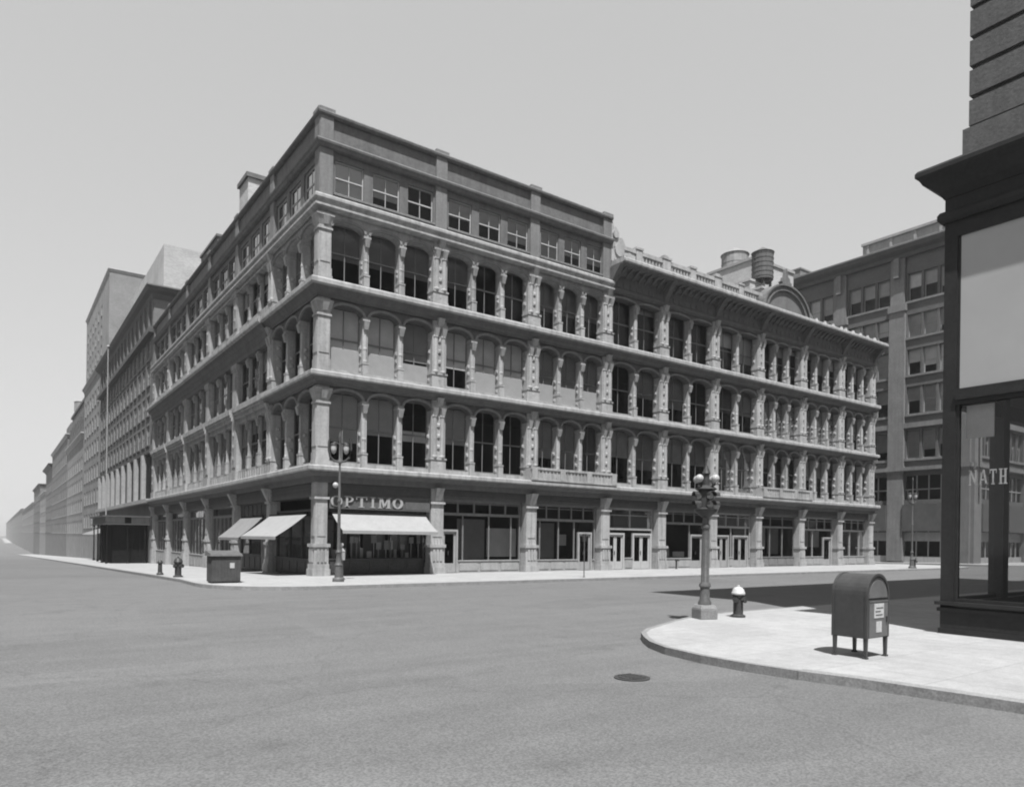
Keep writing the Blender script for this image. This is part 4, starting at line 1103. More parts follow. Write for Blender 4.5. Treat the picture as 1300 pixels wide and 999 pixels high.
# ------------------------------------------------------------ the big block across the second street
t = thing('corner_block', 'tall eight storey masonry block with broad piers seen behind the right end of the store', 'building', (70, -1.65, 0))
X0, Y0 = 70, -1.65
FWX = lambda u, d, z: (-d, u, z)                # west face: u runs along +Y from the corner
FSX = lambda u, d, z: (u, -d, z)                # south face
piers_w = [(0, 1.75), (6.85, 8.6), (13.75, 15.5), (20.65, 22.4), (27.5, 29.2)]
H8 = 35.4
rowz = [(11.5, 14.7), (16.5, 19.6), (20.9, 23.8), (25.1, 27.7), (29.2, 32.3)]
wl = MB(); pm_ = MB(); tr = MB()
for fr, piers in ((FWX, piers_w), (FSX, [(0, 1.75), (6.85, 8.6), (13.75, 15.5), (20.65, 22.4)])):
    for i, (a, b_) in enumerate(piers):
        pm_.box(a, b_, -.6, .35, 0, 28.2, fr); tr.box(a-.12, b_+.12, -.6, .5, 28.2, 29.0, fr); pm_.box(a+.1, b_-.1, -.6, .3, 29.0, 34.2, fr); tr.box(a-.1, b_+.1, -.5, .45, 9.9, 10.7, fr)
        tr.box((a+b_)/2-.3, (a+b_)/2+.3, .3, .7, 32.0, 34.2, fr)
    U1 = piers[-1][1]
    for i in range(len(piers)-1):
        a, b_ = piers[i][1], piers[i+1][0]
        zc = 10.1
        for z0, z1 in rowz:
            wl.box(a, b_, -.55, 0, zc, z0, fr); zc = z1
            n = 3; cw = .28; w = (b_-a-.3-(n-1)*cw)/n
            wl.box(a, a+.15, -.55, 0, z0, z1, fr); wl.box(b_-.15, b_, -.55, 0, z0, z1, fr)
            for k in range(n):
                c0 = a+.15+k*(w+cw)
                if k < n-1: wl.box(c0+w, c0+w+cw, -.55, -.05, z0, z1, fr)
                fm, pmm, fl = window_meshes(w, z1-z0, 'plain')
                if fr is FWX: loc, rz = (.4, c0+w/2, z0), -PI/2
                else: loc, rz = (c0+w/2, .4, z0), 0
                o = inst('window', fl, t, loc, rz); inst('pane', pmm, o)
                inst('shade', shade_mesh(w, z1-z0, R.choice([.0, .5, .45, .3]), .97, R.choice(['shade_mid', 'shade_light', 'shade_mid'])), o)
            tr.box(a, b_, .0, .16, z0-.25, z0, fr)
        wl.box(a, b_, -.55, 0, zc, 34.2, fr)
        # ground and mezzanine show windows
        wl.box(a, b_, -.55, .0, 6.4, 6.9, fr); wl.box(a, b_, -.55, .0, 9.6, 10.1, fr)
        gm = MB(); gm.face([(a, -.3, 6.9), (b_, -.3, 6.9), (b_, -.3, 9.6), (a, -.3, 9.6)], fr); gm.face([(a, -.3, .6), (b_, -.3, .6), (b_, -.3, 3.4), (a, -.3, 3.4)], fr); split(gm, 'show_window', M['glass'], t)
        fmn = MB()
        for k in range(1, 4): q = a+(b_-a)*k/4; fmn.box(q-.05, q+.05, -.35, -.2, 6.9, 9.6, fr); fmn.box(q-.05, q+.05, -.35, -.2, .6, 3.4, fr)
        fmn.box(a, b_, -.35, -.2, 8.0, 8.12, fr); fmn.box(a, b_, -.5, -.1, -.3, .6, fr); fmn.box(a, b_, -.45, -.15, 2.3, 3.3, fr); split(fmn, 'show_window_frame', M['shoplight'], t)
        sg = MB(); sg.box(a+.05, b_-.05, -.3, .5, 3.4, 6.35, fr); sg.build('fascia', M['trimdark'], t)
split(wl, 'wall', M['blockwall'], t); split(pm_, 'pier', M['blocktrim'], t)
for fr, U1 in ((FWX, 29.2), (FSX, 22.4)):
    tr.box(-.3 if fr is FWX else .002, U1, -.5, .55, 10.15, 10.55, fr)
    tr.box(0, U1, -.5, .3, 14.95, 15.5, fr)
split(tr, 'band_course', M['blocktrim'], t)
mb = MB()
prof = [(-.5, 35.5), (1.3, 35.5), (1.35, 35.3), (1.1, 34.9), (.5, 34.6), (.42, 34.2), (-.5, 34.2)]
rings = [[(22.4, -d, z) for d, z in prof], [(-d, -d, z) for d, z in prof], [(-d, 29.2, z) for d, z in prof]]; n = len(prof)
for r in rings: mb.v += r
for k in range(2):
    for i in range(n):
        j = (i+1) % n; mb.f.append([k*n+i, k*n+j, (k+1)*n+j, (k+1)*n+i]); mb.mi.append(0)
mb.f.append(list(range(n))); mb.f.append(list(range(2*n, 3*n))); mb.mi += [0, 0]
mb.build('cornice', M['trimdark'], t)
mb = MB(); mb.box(.4, 22, .4, 12.2, 35.5, 37.4); mb.box(.2, .4, .3, 12.3, 37.2, 37.5)
for i in range(5): mb.box(.3, .4, .6+i*2.7, .9+i*2.7, 35.5, 37.4)
mb.build('parapet', M['stone'], t)
mb = MB(); mb.box(.5, 22, .5, 28.8, 34.2, 34.6); mb.build('roof', M['roof'], t)
mb = MB(); mb.box(2, 21.8, 2, 28.8, 0, 34.1); mb.box(21.9, 22.3, .6, 29, 0, 35.4); mb.box(.5, 21.9, 29, 29.2, 0, 35.4); split(mb, 'interior_wall', M['interior'], t)
mb = MB(); mb.box(0, 5, 0, 6, 0, 2.2); mb.box(-.1, 5.1, -.1, 6.1, 2.2, 2.4)
tag(mb.build('roof_bulkhead', M['brickfar'], None, (70.8, 19, 35.0)), 'small bulkhead at the far end of the tall corner block roof', 'bulkhead')

block('avenue_building', 'plain building further along the avenue seen through the shop glass', 95, 140, -1.5, 20, 0, 24, 'brickfar', [5, 9, 13, 17], [2, 6, 10], frange(96, 139, 12), 'trimdark', .6, .9, (1.5, 2.1))

def facing(label, x0, x1, y0, y1, zb, zt, east, north, wall):
    t = thing('facing_building', label, 'building', (x0, y0, 0))
    mb = MB(); mb.box(0, x1-x0, 0, y1-y0, zb, zt); mb.build('wall', M[wall], t)
    mb = MB(); mb.box(-.1, x1-x0+.5, -.1, y1-y0+.5, zt, zt+.7); mb.build('cornice', M['trimdark'], t)
    wm = MB(FA); wm.box(-.7, .7, 0, .04, 0, 2.3); wm.box(-.8, .8, 0, .12, -.15, -.002); wm = wm.mesh('window', M['dark'])
    for z in (5.5, 9.5, 13.5, 17):
        for v in east: inst('window', wm, t, (x1-x0, v-y0, z), PI/2)
        for v in north: inst('window', wm, t, (v-x0, y1-y0, z), PI)
    for v in east:
        q = MB(FA); q.box(-1.2, 1.2, 0, .05, .8, 3.4); o = q.build('show_window', M['dark'], t); o.location = (x1-x0, v-y0, zb+.3); o.rotation_euler[2] = PI/2
facing('dark brick building across the side street facing the long store wall', -42, -22, 2, 60, -1.5, 21, frange(3, 59, 17), [], 'brickmid')
facing('pale building across the side street beyond the facing brick one', -42, -22, 60.3, 130, -3, 24, frange(61, 129, 18), [], 'brickfar')
facing('brick building on the corner behind the photographer', -48, -24, -75, -30, 0, 20, frange(-74, -31, 12), frange(-47, -25, 6), 'brickmid')
facing('long building facing the right wing of the store across the avenue', 31, 120, -50, -27.6, 0, 22, [], frange(32, 119, 24), 'brickmid')

# ------------------------------------------------------------ roof things on the store
t = thing('penthouse', 'pale walled penthouse carrying water tanks on the right wing roof', 'penthouse', (46, 8, 20.2))
mb = MB(); mb.box(0, 6.5, 0, 5.5, 0, 9.0); mb.build('wall', M['palewall'], t)
mb = MB(); mb.hexa([(-.12,-.12,9.0), (6.6,-.12,9.0), (6.6,5.6,9.0), (-.12,5.6,9.0), (-.12,-.12,9.25), (6.6,-.12,9.25), (6.6,5.6,9.25), (-.12,5.6,9.25)]); mb.build('coping', M['stone'], t)
mb = MB(); mb.box(-2.2, -.02, -1.2, 2.0, 0, 6.1); mb.box(-2.3, -.02, -1.3, 2.1, 6.1, 6.3); mb.build('lower_wing', M['palewall'], t)
def tank(label, loc, r, h, mat, legs):
    t = thing('water_tank', label, 'water tank', loc, 0, 'water tanks above the right wing')
    mb = MB(); mb.lathe([(r, legs), (r*1.0, legs+h)], 0, 0, 22)
    for i in range(6): z = legs+.2+i*(h-.4)/5; mb.lathe([(r+.03, z), (r+.03, z+.06)], 0, 0, 22)
    mb.build('drum', M[mat], t, smooth=True)
    mb = MB(); mb.lathe([(r*1.08, legs+h), (r*.6, legs+h+r*.26), (.02, legs+h+r*.62)], 0, 0, 22); mb.build('roof', M[mat], t)
    for i in range(4):
        a = PI/4+i*PI/2; x, y = r*.72*math.cos(a), r*.72*math.sin(a)
        mb = MB(); mb.box(x-.09, x+.09, y-.09, y+.09, 0, legs); mb.build('leg', M['trimdark'], t)
    mb = MB(); mb.box(-r*.9, r*.9, -.08, .08, legs-.2, legs); mb.box(-.08, .08, -r*.9, r*.9, legs-.22, legs-.02); mb.build('frame', M['trimdark'], t)
    return t
tank('left, paler water tank with a pointed lid behind the penthouse', (51.2, 14.2, 26.7), 1.4, 4.4, 'tankwood', 1.6)
tank('right, darker water tank on short legs in front of the penthouse', (45.4, 6.6, 25.5), .98, 2.55, 'tankdark', 1.1)
mb = MB(); mb.box(-1.6, 1.6, -1.2, .2, 0, 5.8); mb.box(-1.7, 1.7, -1.3, .3, 5.8, 6.0)
tag(mb.build('stair_bulkhead', M['palewall'], None, (45.8, 7.0, 19.6)), 'pale block under the darker water tank', 'bulkhead')
mb = MB(); mb.box(-3, 3, -1.5, 1.5, 0, 7.3)
tag(mb.build('tank_base', M['brickmid'], None, (51.6, 15.2, 20.2)), 'brick base under the paler water tank behind the penthouse', 'tank base')
t = thing('roof_house', 'pale stair house with dark coping standing on the side street roof edge', 'stair house', (1.0, 16.5, 22.5))
mb = MB(); mb.box(0, 3.0, 0, 2.2, 0, 4.3); mb.build('wall', M['palewall'], t)
mb = MB(); mb.box(0.1, 2.8, 2.21, 6.2, 0, 2.7); mb.build('lower_wall', M['brickmid'], t)
mb = MB(); mb.box(-.15, 3.1, -.15, 2.3, 4.3, 4.6); mb.build('coping', M['attic'], t)
mb = MB(); mb.box(.6, 1.5, -.06, 0, .3, 2.2); mb.build('door', M['shopwood'], t)
mb = MB(); mb.box(0, 2.4, 0, 5.6, 0, 3.0); mb.box(-.1, 2.5, -.1, 5.7, 3.0, 3.2)
tag(mb.build('roof_house', M['brickmid'], None, (1.0, 25.0, 22.5)), 'low grey stair house beyond the pale one on the side street roof', 'stair house')

# ------------------------------------------------------------ near building at the right edge
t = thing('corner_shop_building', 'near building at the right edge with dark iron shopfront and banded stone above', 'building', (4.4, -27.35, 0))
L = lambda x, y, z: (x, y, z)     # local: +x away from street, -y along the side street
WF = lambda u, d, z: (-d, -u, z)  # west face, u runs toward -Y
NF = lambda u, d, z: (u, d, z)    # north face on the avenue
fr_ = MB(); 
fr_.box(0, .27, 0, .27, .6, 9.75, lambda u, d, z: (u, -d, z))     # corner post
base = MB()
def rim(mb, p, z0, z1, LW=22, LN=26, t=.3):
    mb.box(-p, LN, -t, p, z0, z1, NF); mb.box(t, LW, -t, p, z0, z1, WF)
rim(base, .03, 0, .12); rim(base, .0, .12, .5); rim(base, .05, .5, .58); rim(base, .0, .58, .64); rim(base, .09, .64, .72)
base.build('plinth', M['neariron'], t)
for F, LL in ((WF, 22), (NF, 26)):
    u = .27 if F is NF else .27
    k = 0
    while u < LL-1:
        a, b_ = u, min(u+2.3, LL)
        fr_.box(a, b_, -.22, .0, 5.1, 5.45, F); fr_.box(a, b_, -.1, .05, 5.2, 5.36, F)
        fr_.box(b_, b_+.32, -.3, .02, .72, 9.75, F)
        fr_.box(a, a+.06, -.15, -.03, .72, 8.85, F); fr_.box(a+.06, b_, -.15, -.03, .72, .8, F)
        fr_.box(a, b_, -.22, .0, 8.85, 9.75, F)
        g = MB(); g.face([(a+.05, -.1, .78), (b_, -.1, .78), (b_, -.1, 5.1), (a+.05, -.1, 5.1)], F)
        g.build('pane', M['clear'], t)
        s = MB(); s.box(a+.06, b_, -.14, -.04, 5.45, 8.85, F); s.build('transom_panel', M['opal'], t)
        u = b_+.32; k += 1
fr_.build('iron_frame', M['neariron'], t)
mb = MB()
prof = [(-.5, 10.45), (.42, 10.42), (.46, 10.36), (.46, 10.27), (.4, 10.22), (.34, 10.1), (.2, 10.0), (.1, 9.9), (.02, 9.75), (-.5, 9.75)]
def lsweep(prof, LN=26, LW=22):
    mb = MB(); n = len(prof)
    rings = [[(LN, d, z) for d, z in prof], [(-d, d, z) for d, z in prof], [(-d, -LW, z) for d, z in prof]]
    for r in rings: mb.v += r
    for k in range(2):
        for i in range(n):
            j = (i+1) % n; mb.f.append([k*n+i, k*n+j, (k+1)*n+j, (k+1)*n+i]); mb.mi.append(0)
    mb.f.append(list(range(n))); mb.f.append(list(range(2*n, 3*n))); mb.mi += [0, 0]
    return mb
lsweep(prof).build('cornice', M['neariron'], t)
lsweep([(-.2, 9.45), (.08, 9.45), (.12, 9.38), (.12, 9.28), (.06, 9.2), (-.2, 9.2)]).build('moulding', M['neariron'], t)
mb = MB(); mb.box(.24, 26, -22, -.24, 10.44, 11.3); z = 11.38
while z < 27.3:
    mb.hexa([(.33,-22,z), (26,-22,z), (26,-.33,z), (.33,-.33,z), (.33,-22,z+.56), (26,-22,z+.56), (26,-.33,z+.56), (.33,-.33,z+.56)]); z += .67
mb.box(.42, 25.9, -21.9, -.42, 11.3, 28.0); mb.box(-.6, 26, -22, .6, 28.0, 28.4); mb.box(-1.3, 26, -22, 1.3, 28.4, 28.9)  # unseen top cornice, its overhang added to shift the cast shadow's tip
mb.build('stone_storeys_and_unseen_cornice', M['nearstone'], t)
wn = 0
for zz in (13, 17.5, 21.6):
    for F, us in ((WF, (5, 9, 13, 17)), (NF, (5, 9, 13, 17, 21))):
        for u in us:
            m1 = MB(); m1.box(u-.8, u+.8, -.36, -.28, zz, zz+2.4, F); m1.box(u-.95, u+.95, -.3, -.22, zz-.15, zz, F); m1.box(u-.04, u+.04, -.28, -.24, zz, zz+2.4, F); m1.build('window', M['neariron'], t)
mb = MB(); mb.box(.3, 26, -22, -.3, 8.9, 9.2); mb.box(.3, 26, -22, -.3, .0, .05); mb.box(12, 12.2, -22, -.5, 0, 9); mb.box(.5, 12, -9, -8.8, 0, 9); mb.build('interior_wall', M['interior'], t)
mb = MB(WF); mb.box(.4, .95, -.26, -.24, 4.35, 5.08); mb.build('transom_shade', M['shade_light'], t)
mb = MB(WF); mb.tube([(-.0+.35, -.62, 2.9), (.35, -.62, 5.0)], .018); mb.build('cord', M['white'], t)
# window lettering
lt = thing('window_lettering', 'NATH in pale serif letters on the near shop window at the right edge', 'sign', (4.4, -27.35, 3.3))
F2 = lambda u, d, z: (-d, -u, z)
u = .52
for ch, w in (('N', .16), ('A', .16), ('T', .13), ('H', .16)):
    mb = MB(F2); glyph(mb, ch, u, 0, w, .33, -.097, -.088); mb.build('letter', M['winletter'], lt); u += w+.045

# ------------------------------------------------------------ mail box
mbx = thing('mail_box', 'tall grey mail storage box with rounded top on four legs near the kerb', 'mail box', (-.72, -28.40, 0))
w, dp, zb, zs, r = .72, .62, .35, 1.10, .36
mb = MB()
prof = [(0, zb), (w, zb), (w, zs)]+[(w/2+r*math.cos(PI*i/16), zs+r*math.sin(PI*i/16)) for i in range(1, 16)]+[(0, zs)]
mb.prism(prof, 'd', 0, dp)
mb.build('body', M['mail'], mbx, bevel=.008)
mb = MB() # rims at both ends
for y0_, y1_ in ((-.015, .03), (dp-.03, dp+.015)):
    o_ = [(-.012, zb), (-.012, zs)]+[(w/2-(r+.012)*math.cos(PI*i/16), zs+(r+.012)*math.sin(PI*i/16)) for i in range(1, 16)]+[(w+.012, zs), (w+.012, zb)]
    i_ = [(.03, zb), (.03, zs)]+[(w/2-(r-.03)*math.cos(PI*i/16), zs+(r-.03)*math.sin(PI*i/16)) for i in range(1, 16)]+[(w-.03, zs), (w-.03, zb)]
    for k in range(len(o_)-1):
        a, b_, c, d = o_[k], o_[k+1], i_[k+1], i_[k]
        mb.hexa([(p[0], y0_, p[1]) for p in (a, b_, c, d)]+[(p[0], y1_, p[1]) for p in (a, b_, c, d)])
split(mb, 'rim', M['mailtrim'], mbx)
mb = MB(); mb.box(.05, w-.05, -.022, -.004, zb+.02, .98); mb.box(.05, w-.05, -.03, -.004, .98, 1.0); d1 = mb.build('door', M['mailface'], mbx)
mb = MB(); mb.prism([(w/2+(r-.05)*math.cos(PI*i/14), 1.05+(r-.05)*math.sin(PI*i/14)) for i in range(15)], 'd', -.014, -.002); mb.build('end_panel', M['mailface'], mbx)
mb = MB(); mb.box(.2, .52, -.03, -.022, .70, .95); cd = mb.build('notice_card', M['card'], d1)
mb = MB()
for i, (a, b_) in enumerate(((.24, .47), (.23, .4), (.26, .49))): mb.box(a, b_, -.034, -.03, .745+i*.06, .765+i*.06)
mb.build('notice_print', M['cardink'], d1)
mb = MB(); mb.box(.27, .45, -.03, -.022, .45, .64); mb.build('schedule_card', M['card'], d1)
mb = MB(); mb.box(.6, .63, -.05, -.022, .62, .72); mb.build('handle', M['mailtrim'], d1)
for x in (0, w-.06):
    for y in (0, dp-.06):
        mb = MB(); mb.hexa([(x+.004,y+.004,0), (x+.05,y+.004,0), (x+.05,y+.05,0), (x+.004,y+.05,0), (x,y,zb), (x+.06,y,zb), (x+.06,y+.06,zb), (x,y+.06,zb)])
        mb.box(x-.008, x+.068, y-.008, y+.068, 0, .03); mb.build('leg', M['mailtrim'], mbx)

# ------------------------------------------------------------ hydrants
def hydrant(label, loc, h=.82, cap='white', body='bronze_dark', rz=0):
    t = thing('fire_hydrant', label, 'hydrant', loc, rz, 'fire hydrants along the kerbs')
    k = h/.82
    mb = MB(); mb.lathe([(.19*k, 0), (.19*k, .05*k), (.13*k, .08*k), (.125*k, .5*k), (.15*k, .52*k), (.16*k, .56*k), (.14*k, .6*k)], 0, 0, 18); mb.build('barrel', M[body], t, smooth=True)
    mb = MB(); mb.lathe([(.175*k, .6*k), (.18*k, .64*k), (.16*k, .67*k), (.145*k, .73*k), (.1*k, .78*k), (.04*k, .8*k), (.035*k, .845*k)], 0, 0, 18); mb.build('cap', M[cap], t, smooth=True)
    for a in (0, PI/2*2.2, -PI/2):
        c, s = math.cos(a), math.sin(a)
        mb = MB(); mb.tube([(c*.1*k, s*.1*k, .46*k), (c*.2*k, s*.2*k, .46*k)], .06*k, 10); mb.tube([(c*.2*k, s*.2*k, .46*k), (c*.23*k, s*.23*k, .46*k)], .075*k, 8); mb.build('outlet', M[body], t)
    return t
hydrant('white capped dark hydrant beside the near signal post', (3.09, -22.9, 0))
hydrant('dark hydrant beside the low black bollard on the side street kerb', (-5.8, 2.5, gz(2.5)), .95, 'bronze_dark', rz=.4)
hydrant('small far hydrant at the base of the distant lamp post', (48.2, -6.2, 0), .95, 'bronze_dark')
t = thing('bollard', 'low dark cast bollard further down the side street kerb', 'bollard', (-5.9, 6.6, gz(6.6)))
mb = MB(); mb.lathe([(.17, 0), (.17, .08), (.11, .14), (.1, .6), (.14, .62), (.13, .7), (.05, .78)], 0, 0, 14); mb.build('shaft', M['bronze_dark'], t, smooth=True)
t = thing('standpipe', 'small twin headed standpipe on the pavement beside the store wall', 'standpipe', (25.9, -.55, 0))
mb = MB(); mb.lathe([(.1, 0), (.06, .05), (.06, .55), (.1, .6), (.1, .72)], 0, 0, 12); mb.build('pipe', M['bronze_dark'], t)
mb = MB(); mb.tube([(-.18, -.1, .62), (0, 0, .66), (.18, -.1, .62)], .06); mb.build('outlet', M['bronze_dark'], t)

# ------------------------------------------------------------ near signal post with lamp cluster
t = thing('signal_post', 'near ornate signal post with dark hooded lights under a cluster of pale globes', 'signal post', (1.98, -22.7, 0), rad(-20))
mb = MB(); mb.box(-.24, .24, -.24, .24, 0, .26); mb.hexa([(-.24,-.24,.26), (.24,-.24,.26), (.24,.24,.26), (-.24,.24,.26), (-.19,-.19,.36), (.19,-.19,.36), (.19,.19,.36), (-.19,.19,.36)]); mb.build('base', M['kerb'], t, bevel=.012)
mb = MB(); mb.lathe([(.17, .36), (.17, .42), (.13, .5), (.12, .8), (.15, .83), (.15, .88), (.1, .95), (.085, 2.3), (.12, 2.34), (.12, 2.4), (.08, 2.45), (.08, 2.62)], 0, 0, 16)
for i in range(8):
    a = 2*PI*i/8; mb.tube([(.115*math.cos(a), .115*math.sin(a), .5), (.098*math.cos(a), .098*math.sin(a), .8)], .02, 6)
    mb.tube([(.092*math.cos(a), .092*math.sin(a), .97), (.08*math.cos(a), .08*math.sin(a), 2.28)], .014, 6)
mb.build('post', M['bronze'], t, smooth=True)
mb = MB(); mb.lathe([(.09, 2.6), (.16, 2.66), (.28, 2.76), (.3, 2.82), (.2, 2.86)], 0, 0, 16); mb.build('bowl', M['bronze_dark'], t, smooth=True)
mb = MB(); mb.prism([(.2*math.cos(PI/4*i+PI/8), .2*math.sin(PI/4*i+PI/8)) for i in range(8)], 'z', 2.84, 3.3); mb.build('signal_head', M['bronze_dark'], t, bevel=.01)
for i in range(4):
    a = i*PI/2; c, s = math.cos(a), math.sin(a)
    for zz in (2.93, 3.16):
        mb = MB(); mb.tube([(c*.18, s*.18, zz), (c*.215, s*.215, zz)], .085, 14); mb.build('lens', M['globe' if zz < 3 else 'card'], t)
        mb = MB(); n = 9; pr = []
        for k in range(n+1):
            th = PI*k/n-.1*(0); pr.append((.1*math.cos(th), zz+.1*math.sin(th)))
        for k in range(n):
            (p0, q0), (p1, q1) = pr[k], pr[k+1]
            P = lambda rr, p: (c*rr-s*p, s*rr+c*p)
            a0 = P(.18, p0); a1 = P(.18, p1); b0 = P(.36, p0); b1 = P(.36, p1)
            mb.hexa([(a0[0],a0[1],q0), (a1[0],a1[1],q1), (b1[0],b1[1],q1), (b0[0],b0[1],q0), (a0[0],a0[1],q0+.015), (a1[0],a1[1],q1+.015), (b1[0],b1[1],q1+.015), (b0[0],b0[1],q0+.015)])
        mb.build('visor', M['bronze_dark'], t)
mb = MB(); mb.lathe([(.22, 3.3), (.28, 3.34), (.2, 3.4), (.09, 3.44), (.07, 3.7), (.11, 3.74), (.03, 3.95), (.01, 4.05)], 0, 0, 12)
for i in range(4):
    a = i*PI/2+.4; c, s = math.cos(a), math.sin(a)
    mb.tube([(0, 0, 3.42), (c*.15, s*.15, 3.38), (c*.27, s*.27, 3.45), (c*.28, s*.28, 3.52)], .025, 6)
mb.build('lamp_bracket', M['bronze_dark'], t, smooth=True)
for i in range(4):
    a = i*PI/2+.4; c, s = math.cos(a), math.sin(a)
    mb = MB(); mb.ball((c*.28, s*.28, 3.6), .105, 14, 8); mb.build('globe', M['globe'], t, smooth=True)

# ------------------------------------------------------------ corner lamp post with forked top, and box beside it
def fork_lamp(label, loc, H=6.6, sc=1.0):
    t = thing('street_lamp', label, 'street lamp', loc, rad(-25), 'tall street lamps on the store pavement')
    mb = MB(); mb.lathe([(.26, 0), (.25, .12), (.17, .2), (.15, .7), (.18, .74), (.12, .85), (.1, 1.25), (.13, 1.3), (.09, 1.4)], 0, 0, 14); mb.build('base', M['bronze'], t, smooth=True)
    mb = MB(); mb.lathe([(.08, 1.4), (.06, 3.5), (.08, 3.52), (.08, 3.6), (.055, 3.65), (.045, 5.2), (.1, 5.24), (.1, 5.32), (.05, 5.4), (.04, H-.3), (.07, H-.22), (.02, H)], 0, 0, 12); mb.build('post', M['bronze'], t, smooth=True)
    mb = MB()
    for s in (-1, 1):
        mb.tube([(0, 0, 5.28), (s*.25, 0, 5.32), (s*.42, 0, 5.5), (s*.48, 0, 5.8), (s*.47, 0, 6.15), (s*.43, 0, 6.3)], .05, 8)
        mb.tube([(0, 0, 6.0), (s*.12, 0, 6.12), (s*.27, 0, 6.13)], .025, 8)
    mb.build('fork', M['bronze_dark'], t, smooth=True)
    for s in (-1, 1):
        mb = MB(); mb.lathe([(.03, 6.13), (.12, 6.1), (.15, 6.0), (.13, 5.98)], s*.27, 0, 12); mb.build('lamp_hood', M['bronze_dark'], t, smooth=True)
        mb = MB(); mb.lathe([(.02, 5.62), (.09, 5.68), (.13, 5.82), (.125, 5.98)], s*.27, 0, 12); mb.build('lamp_globe', M['card'], t, smooth=True)
    return t
fork_lamp('tall dark fork topped lamp post on the pavement before the corner awning', (-.62, -4.6, 0))
fork_lamp('far tall lamp post near the right end of the store', (47.44, -6.4, 0), 7.4)
t = thing('call_box', 'pale capped call box post standing beside the tall corner lamp', 'call box', (.0, -3.4, 0))
mb = MB(); mb.lathe([(.16, 0), (.16, .08), (.1, .14), (.075, .85), (.11, .9)], 0, 0, 12); mb.build('post', M['bronze'], t, smooth=True)
mb = MB(); mb.box(-.14, .14, -.1, .1, .9, 1.3); mb.hexa([(-.16,-.12,1.3), (.16,-.12,1.3), (.16,.12,1.3), (-.16,.12,1.3), (-.03,-.03,1.5), (.03,-.03,1.5), (.03,.03,1.5), (-.03,.03,1.5)]); mb.build('box', M['shoplight'], t, bevel=.01)
mb = MB(); mb.ball((0, 0, 1.6), .1); mb.build('globe', M['globe'], t, smooth=True)

# news box on the corner pavement
t = thing('news_box', 'dark wooden news stand box on the corner pavement beside the side street', 'news stand', (-5.72, -3.75, 0))
mb = MB(); mb.box(0, 1.15, 0, .8, .05, 1.12)
for i in range(9): mb.box(.02+i*.125, .12+i*.125, -.012, 0, .08, 1.1)
for i in range(6): mb.box(-.012, 0, .03+i*.13, .13+i*.13, .08, 1.1)
mb.build('body', M['boxwood'], t)
mb = MB(); mb.hexa([(-.08,-.08,1.12), (1.23,-.08,1.12), (1.23,.86,1.12), (-.08,.86,1.12), (-.05,-.05,1.2), (1.2,-.05,1.2), (1.2,.84,1.34), (-.05,.84,1.34)]); mb.build('lid', M['boxlid'], t)
mb = MB(); mb.box(.72, .9, -.022, -.012, .62, .84); mb.build('notice_card', M['card'], t)
for x in (.05, 1.0):
    mb = MB(); mb.box(x, x+.1, .05, .75, 0, .05); mb.build('foot', M['dark'], t)

t = thing('sign_post', 'thin bare sign post at the kerb before the third shop bay', 'sign post', (12.34, -6.2, 0))
mb = MB(); mb.lathe([(.09, 0), (.05, .04), (.028, .1), (.025, 2.3)], 0, 0, 8); mb.build('pole', M['bronze'], t)
mb = MB(); mb.box(-.012, .012, -.15, .15, 1.9, 2.3); mb.build('plate', M['bronze_dark'], t)

# man hole cover
t = thing('manhole_cover', 'round dark iron manhole cover in the road near the kerb', 'manhole', (-4.84, -26.9, -.14))
mb = MB(); mb.lathe([(.28, .004), (.28, .016), (.22, .018)], 0, 0, 28); mb.build('ring', M['manhole'], t)
mb = MB(); mb.lathe([(.215, .019), (.215, .026), (.01, .03)], 0, 0, 28)
for i in range(5): mb.box(-.13, .13, -.17+i*.08, -.14+i*.08, .026, .036)
mb.build('lid', M['manhole'], t)

# ------------------------------------------------------------ camera, light, world
cam = bpy.data.cameras.new('camera'); co = bpy.data.objects.new('camera', cam); COL.objects.link(co); S.camera = co
co.location = (-12.86, -34.87, 2.0)
fwd = Vector((.585, .811, 0)).normalized(); right = Vector((.811, -.585, 0)).normalized(); up = Vector((0, 0, 1))
a = rad(.745)
r2 = right*math.cos(a)+up*math.sin(a); u2 = -right*math.sin(a)+up*math.cos(a)
mx = Matrix((r2, u2, -fwd)).transposed().to_4x4(); mx.translation = co.location
co.matrix_world = mx
cam.sensor_width = 36; cam.lens = 912/1300*36; cam.shift_x = -4/1300; cam.shift_y = (683.5-499.5)/1300
cam.clip_end = 9000; cam.clip_start = .1

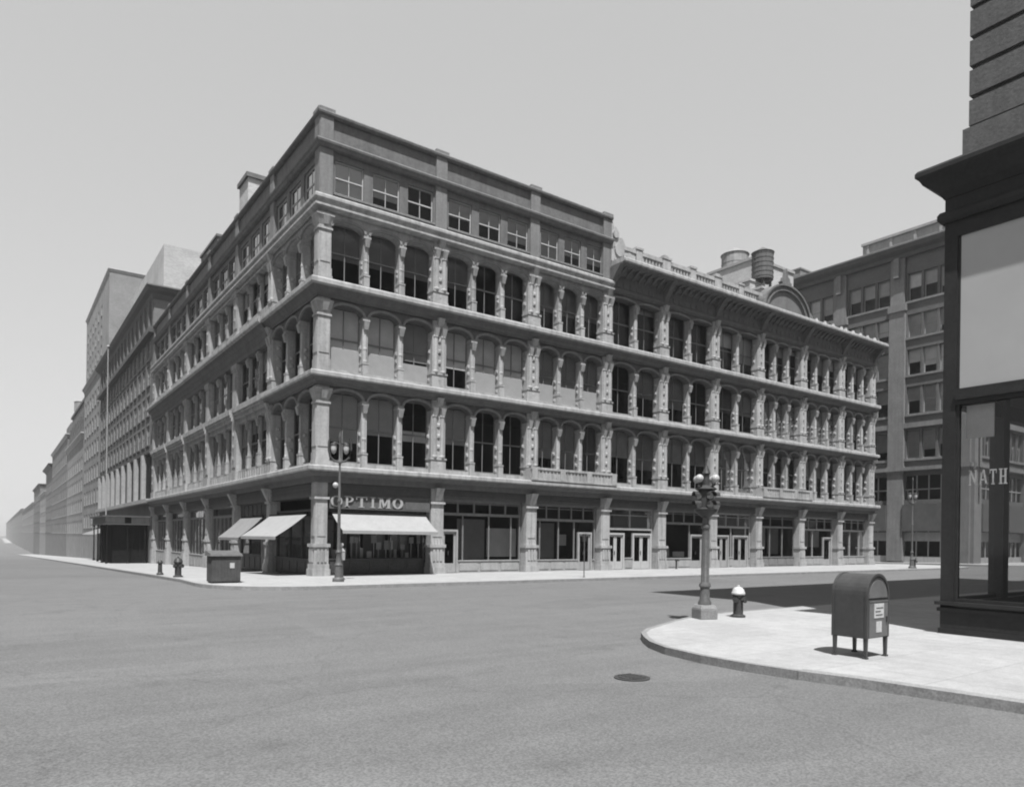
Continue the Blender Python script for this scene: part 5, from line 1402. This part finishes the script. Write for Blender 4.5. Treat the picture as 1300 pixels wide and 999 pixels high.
EL = rad(65); AZV = Vector((-.45, -.893))
sd = Vector((AZV.x*math.cos(EL), AZV.y*math.cos(EL), math.sin(EL))).normalized()
sun = bpy.data.lights.new('sun', 'SUN'); sun.energy = 5.0; sun.angle = rad(.53); sun.color = (1, 1, 1)
so = bpy.data.objects.new('sun', sun); COL.objects.link(so); so.rotation_euler = (-sd).to_track_quat('-Z', 'Y').to_euler()
w = bpy.data.worlds.new('World'); S.world = w; w.use_nodes = True
nt = w.node_tree; nt.nodes.clear(); N = nt.nodes; Lk = nt.links
sky = N.new('ShaderNodeTexSky'); sky.sky_type = 'NISHITA'; sky.sun_disc = False
sky.sun_elevation = EL; sky.sun_rotation = math.atan2(AZV.x, AZV.y)
sky.dust_density = 1.0; sky.air_density = 1.0
sp = N.new('ShaderNodeSeparateColor'); Lk.new(sky.outputs[0], sp.inputs[0])
# blue and green sensitive film: the sky records as its blue-green light, in grey
mm = N.new('ShaderNodeMath'); mm.operation = 'MULTIPLY_ADD'; Lk.new(sp.outputs[2], mm.inputs[0]); mm.inputs[1].default_value = 3.0
m2 = N.new('ShaderNodeMath'); m2.operation = 'MULTIPLY'; Lk.new(sp.outputs[1], m2.inputs[0]); m2.inputs[1].default_value = 3.2; Lk.new(m2.outputs[0], mm.inputs[2])
pw = N.new('ShaderNodeMath'); pw.operation = 'POWER'; Lk.new(mm.outputs[0], pw.inputs[0]); pw.inputs[1].default_value = .3
cb = N.new('ShaderNodeCombineColor')
for i in range(3): Lk.new(pw.outputs[0], cb.inputs[i])
bg = N.new('ShaderNodeBackground'); bg.inputs['Strength'].default_value = .15; Lk.new(cb.outputs[0], bg.inputs[0])
wo = N.new('ShaderNodeOutputWorld'); Lk.new(bg.outputs[0], wo.inputs[0])
S.view_settings.view_transform = 'Standard'; S.view_settings.look = 'None'; S.view_settings.gamma = 1
S.view_settings.exposure = .75
hz = MB(); hz.box(-2510, 2510, -2510, 2510, -12, 56)
hm, hnt, hout = new_mat('haze_air'); pv = hnt.nodes.new('ShaderNodeVolumePrincipled'); pv.inputs['Density'].default_value = .0003
pv.inputs['Color'].default_value = (.9, .9, .9, 1); pv.inputs['Anisotropy'].default_value = .1
hnt.links.new(pv.outputs[0], hout.inputs['Volume'])
tag(hz.build('haze', hm), kind='stuff')
S.render.engine = 'CYCLES'
S.cycles.filter_width = 2.0
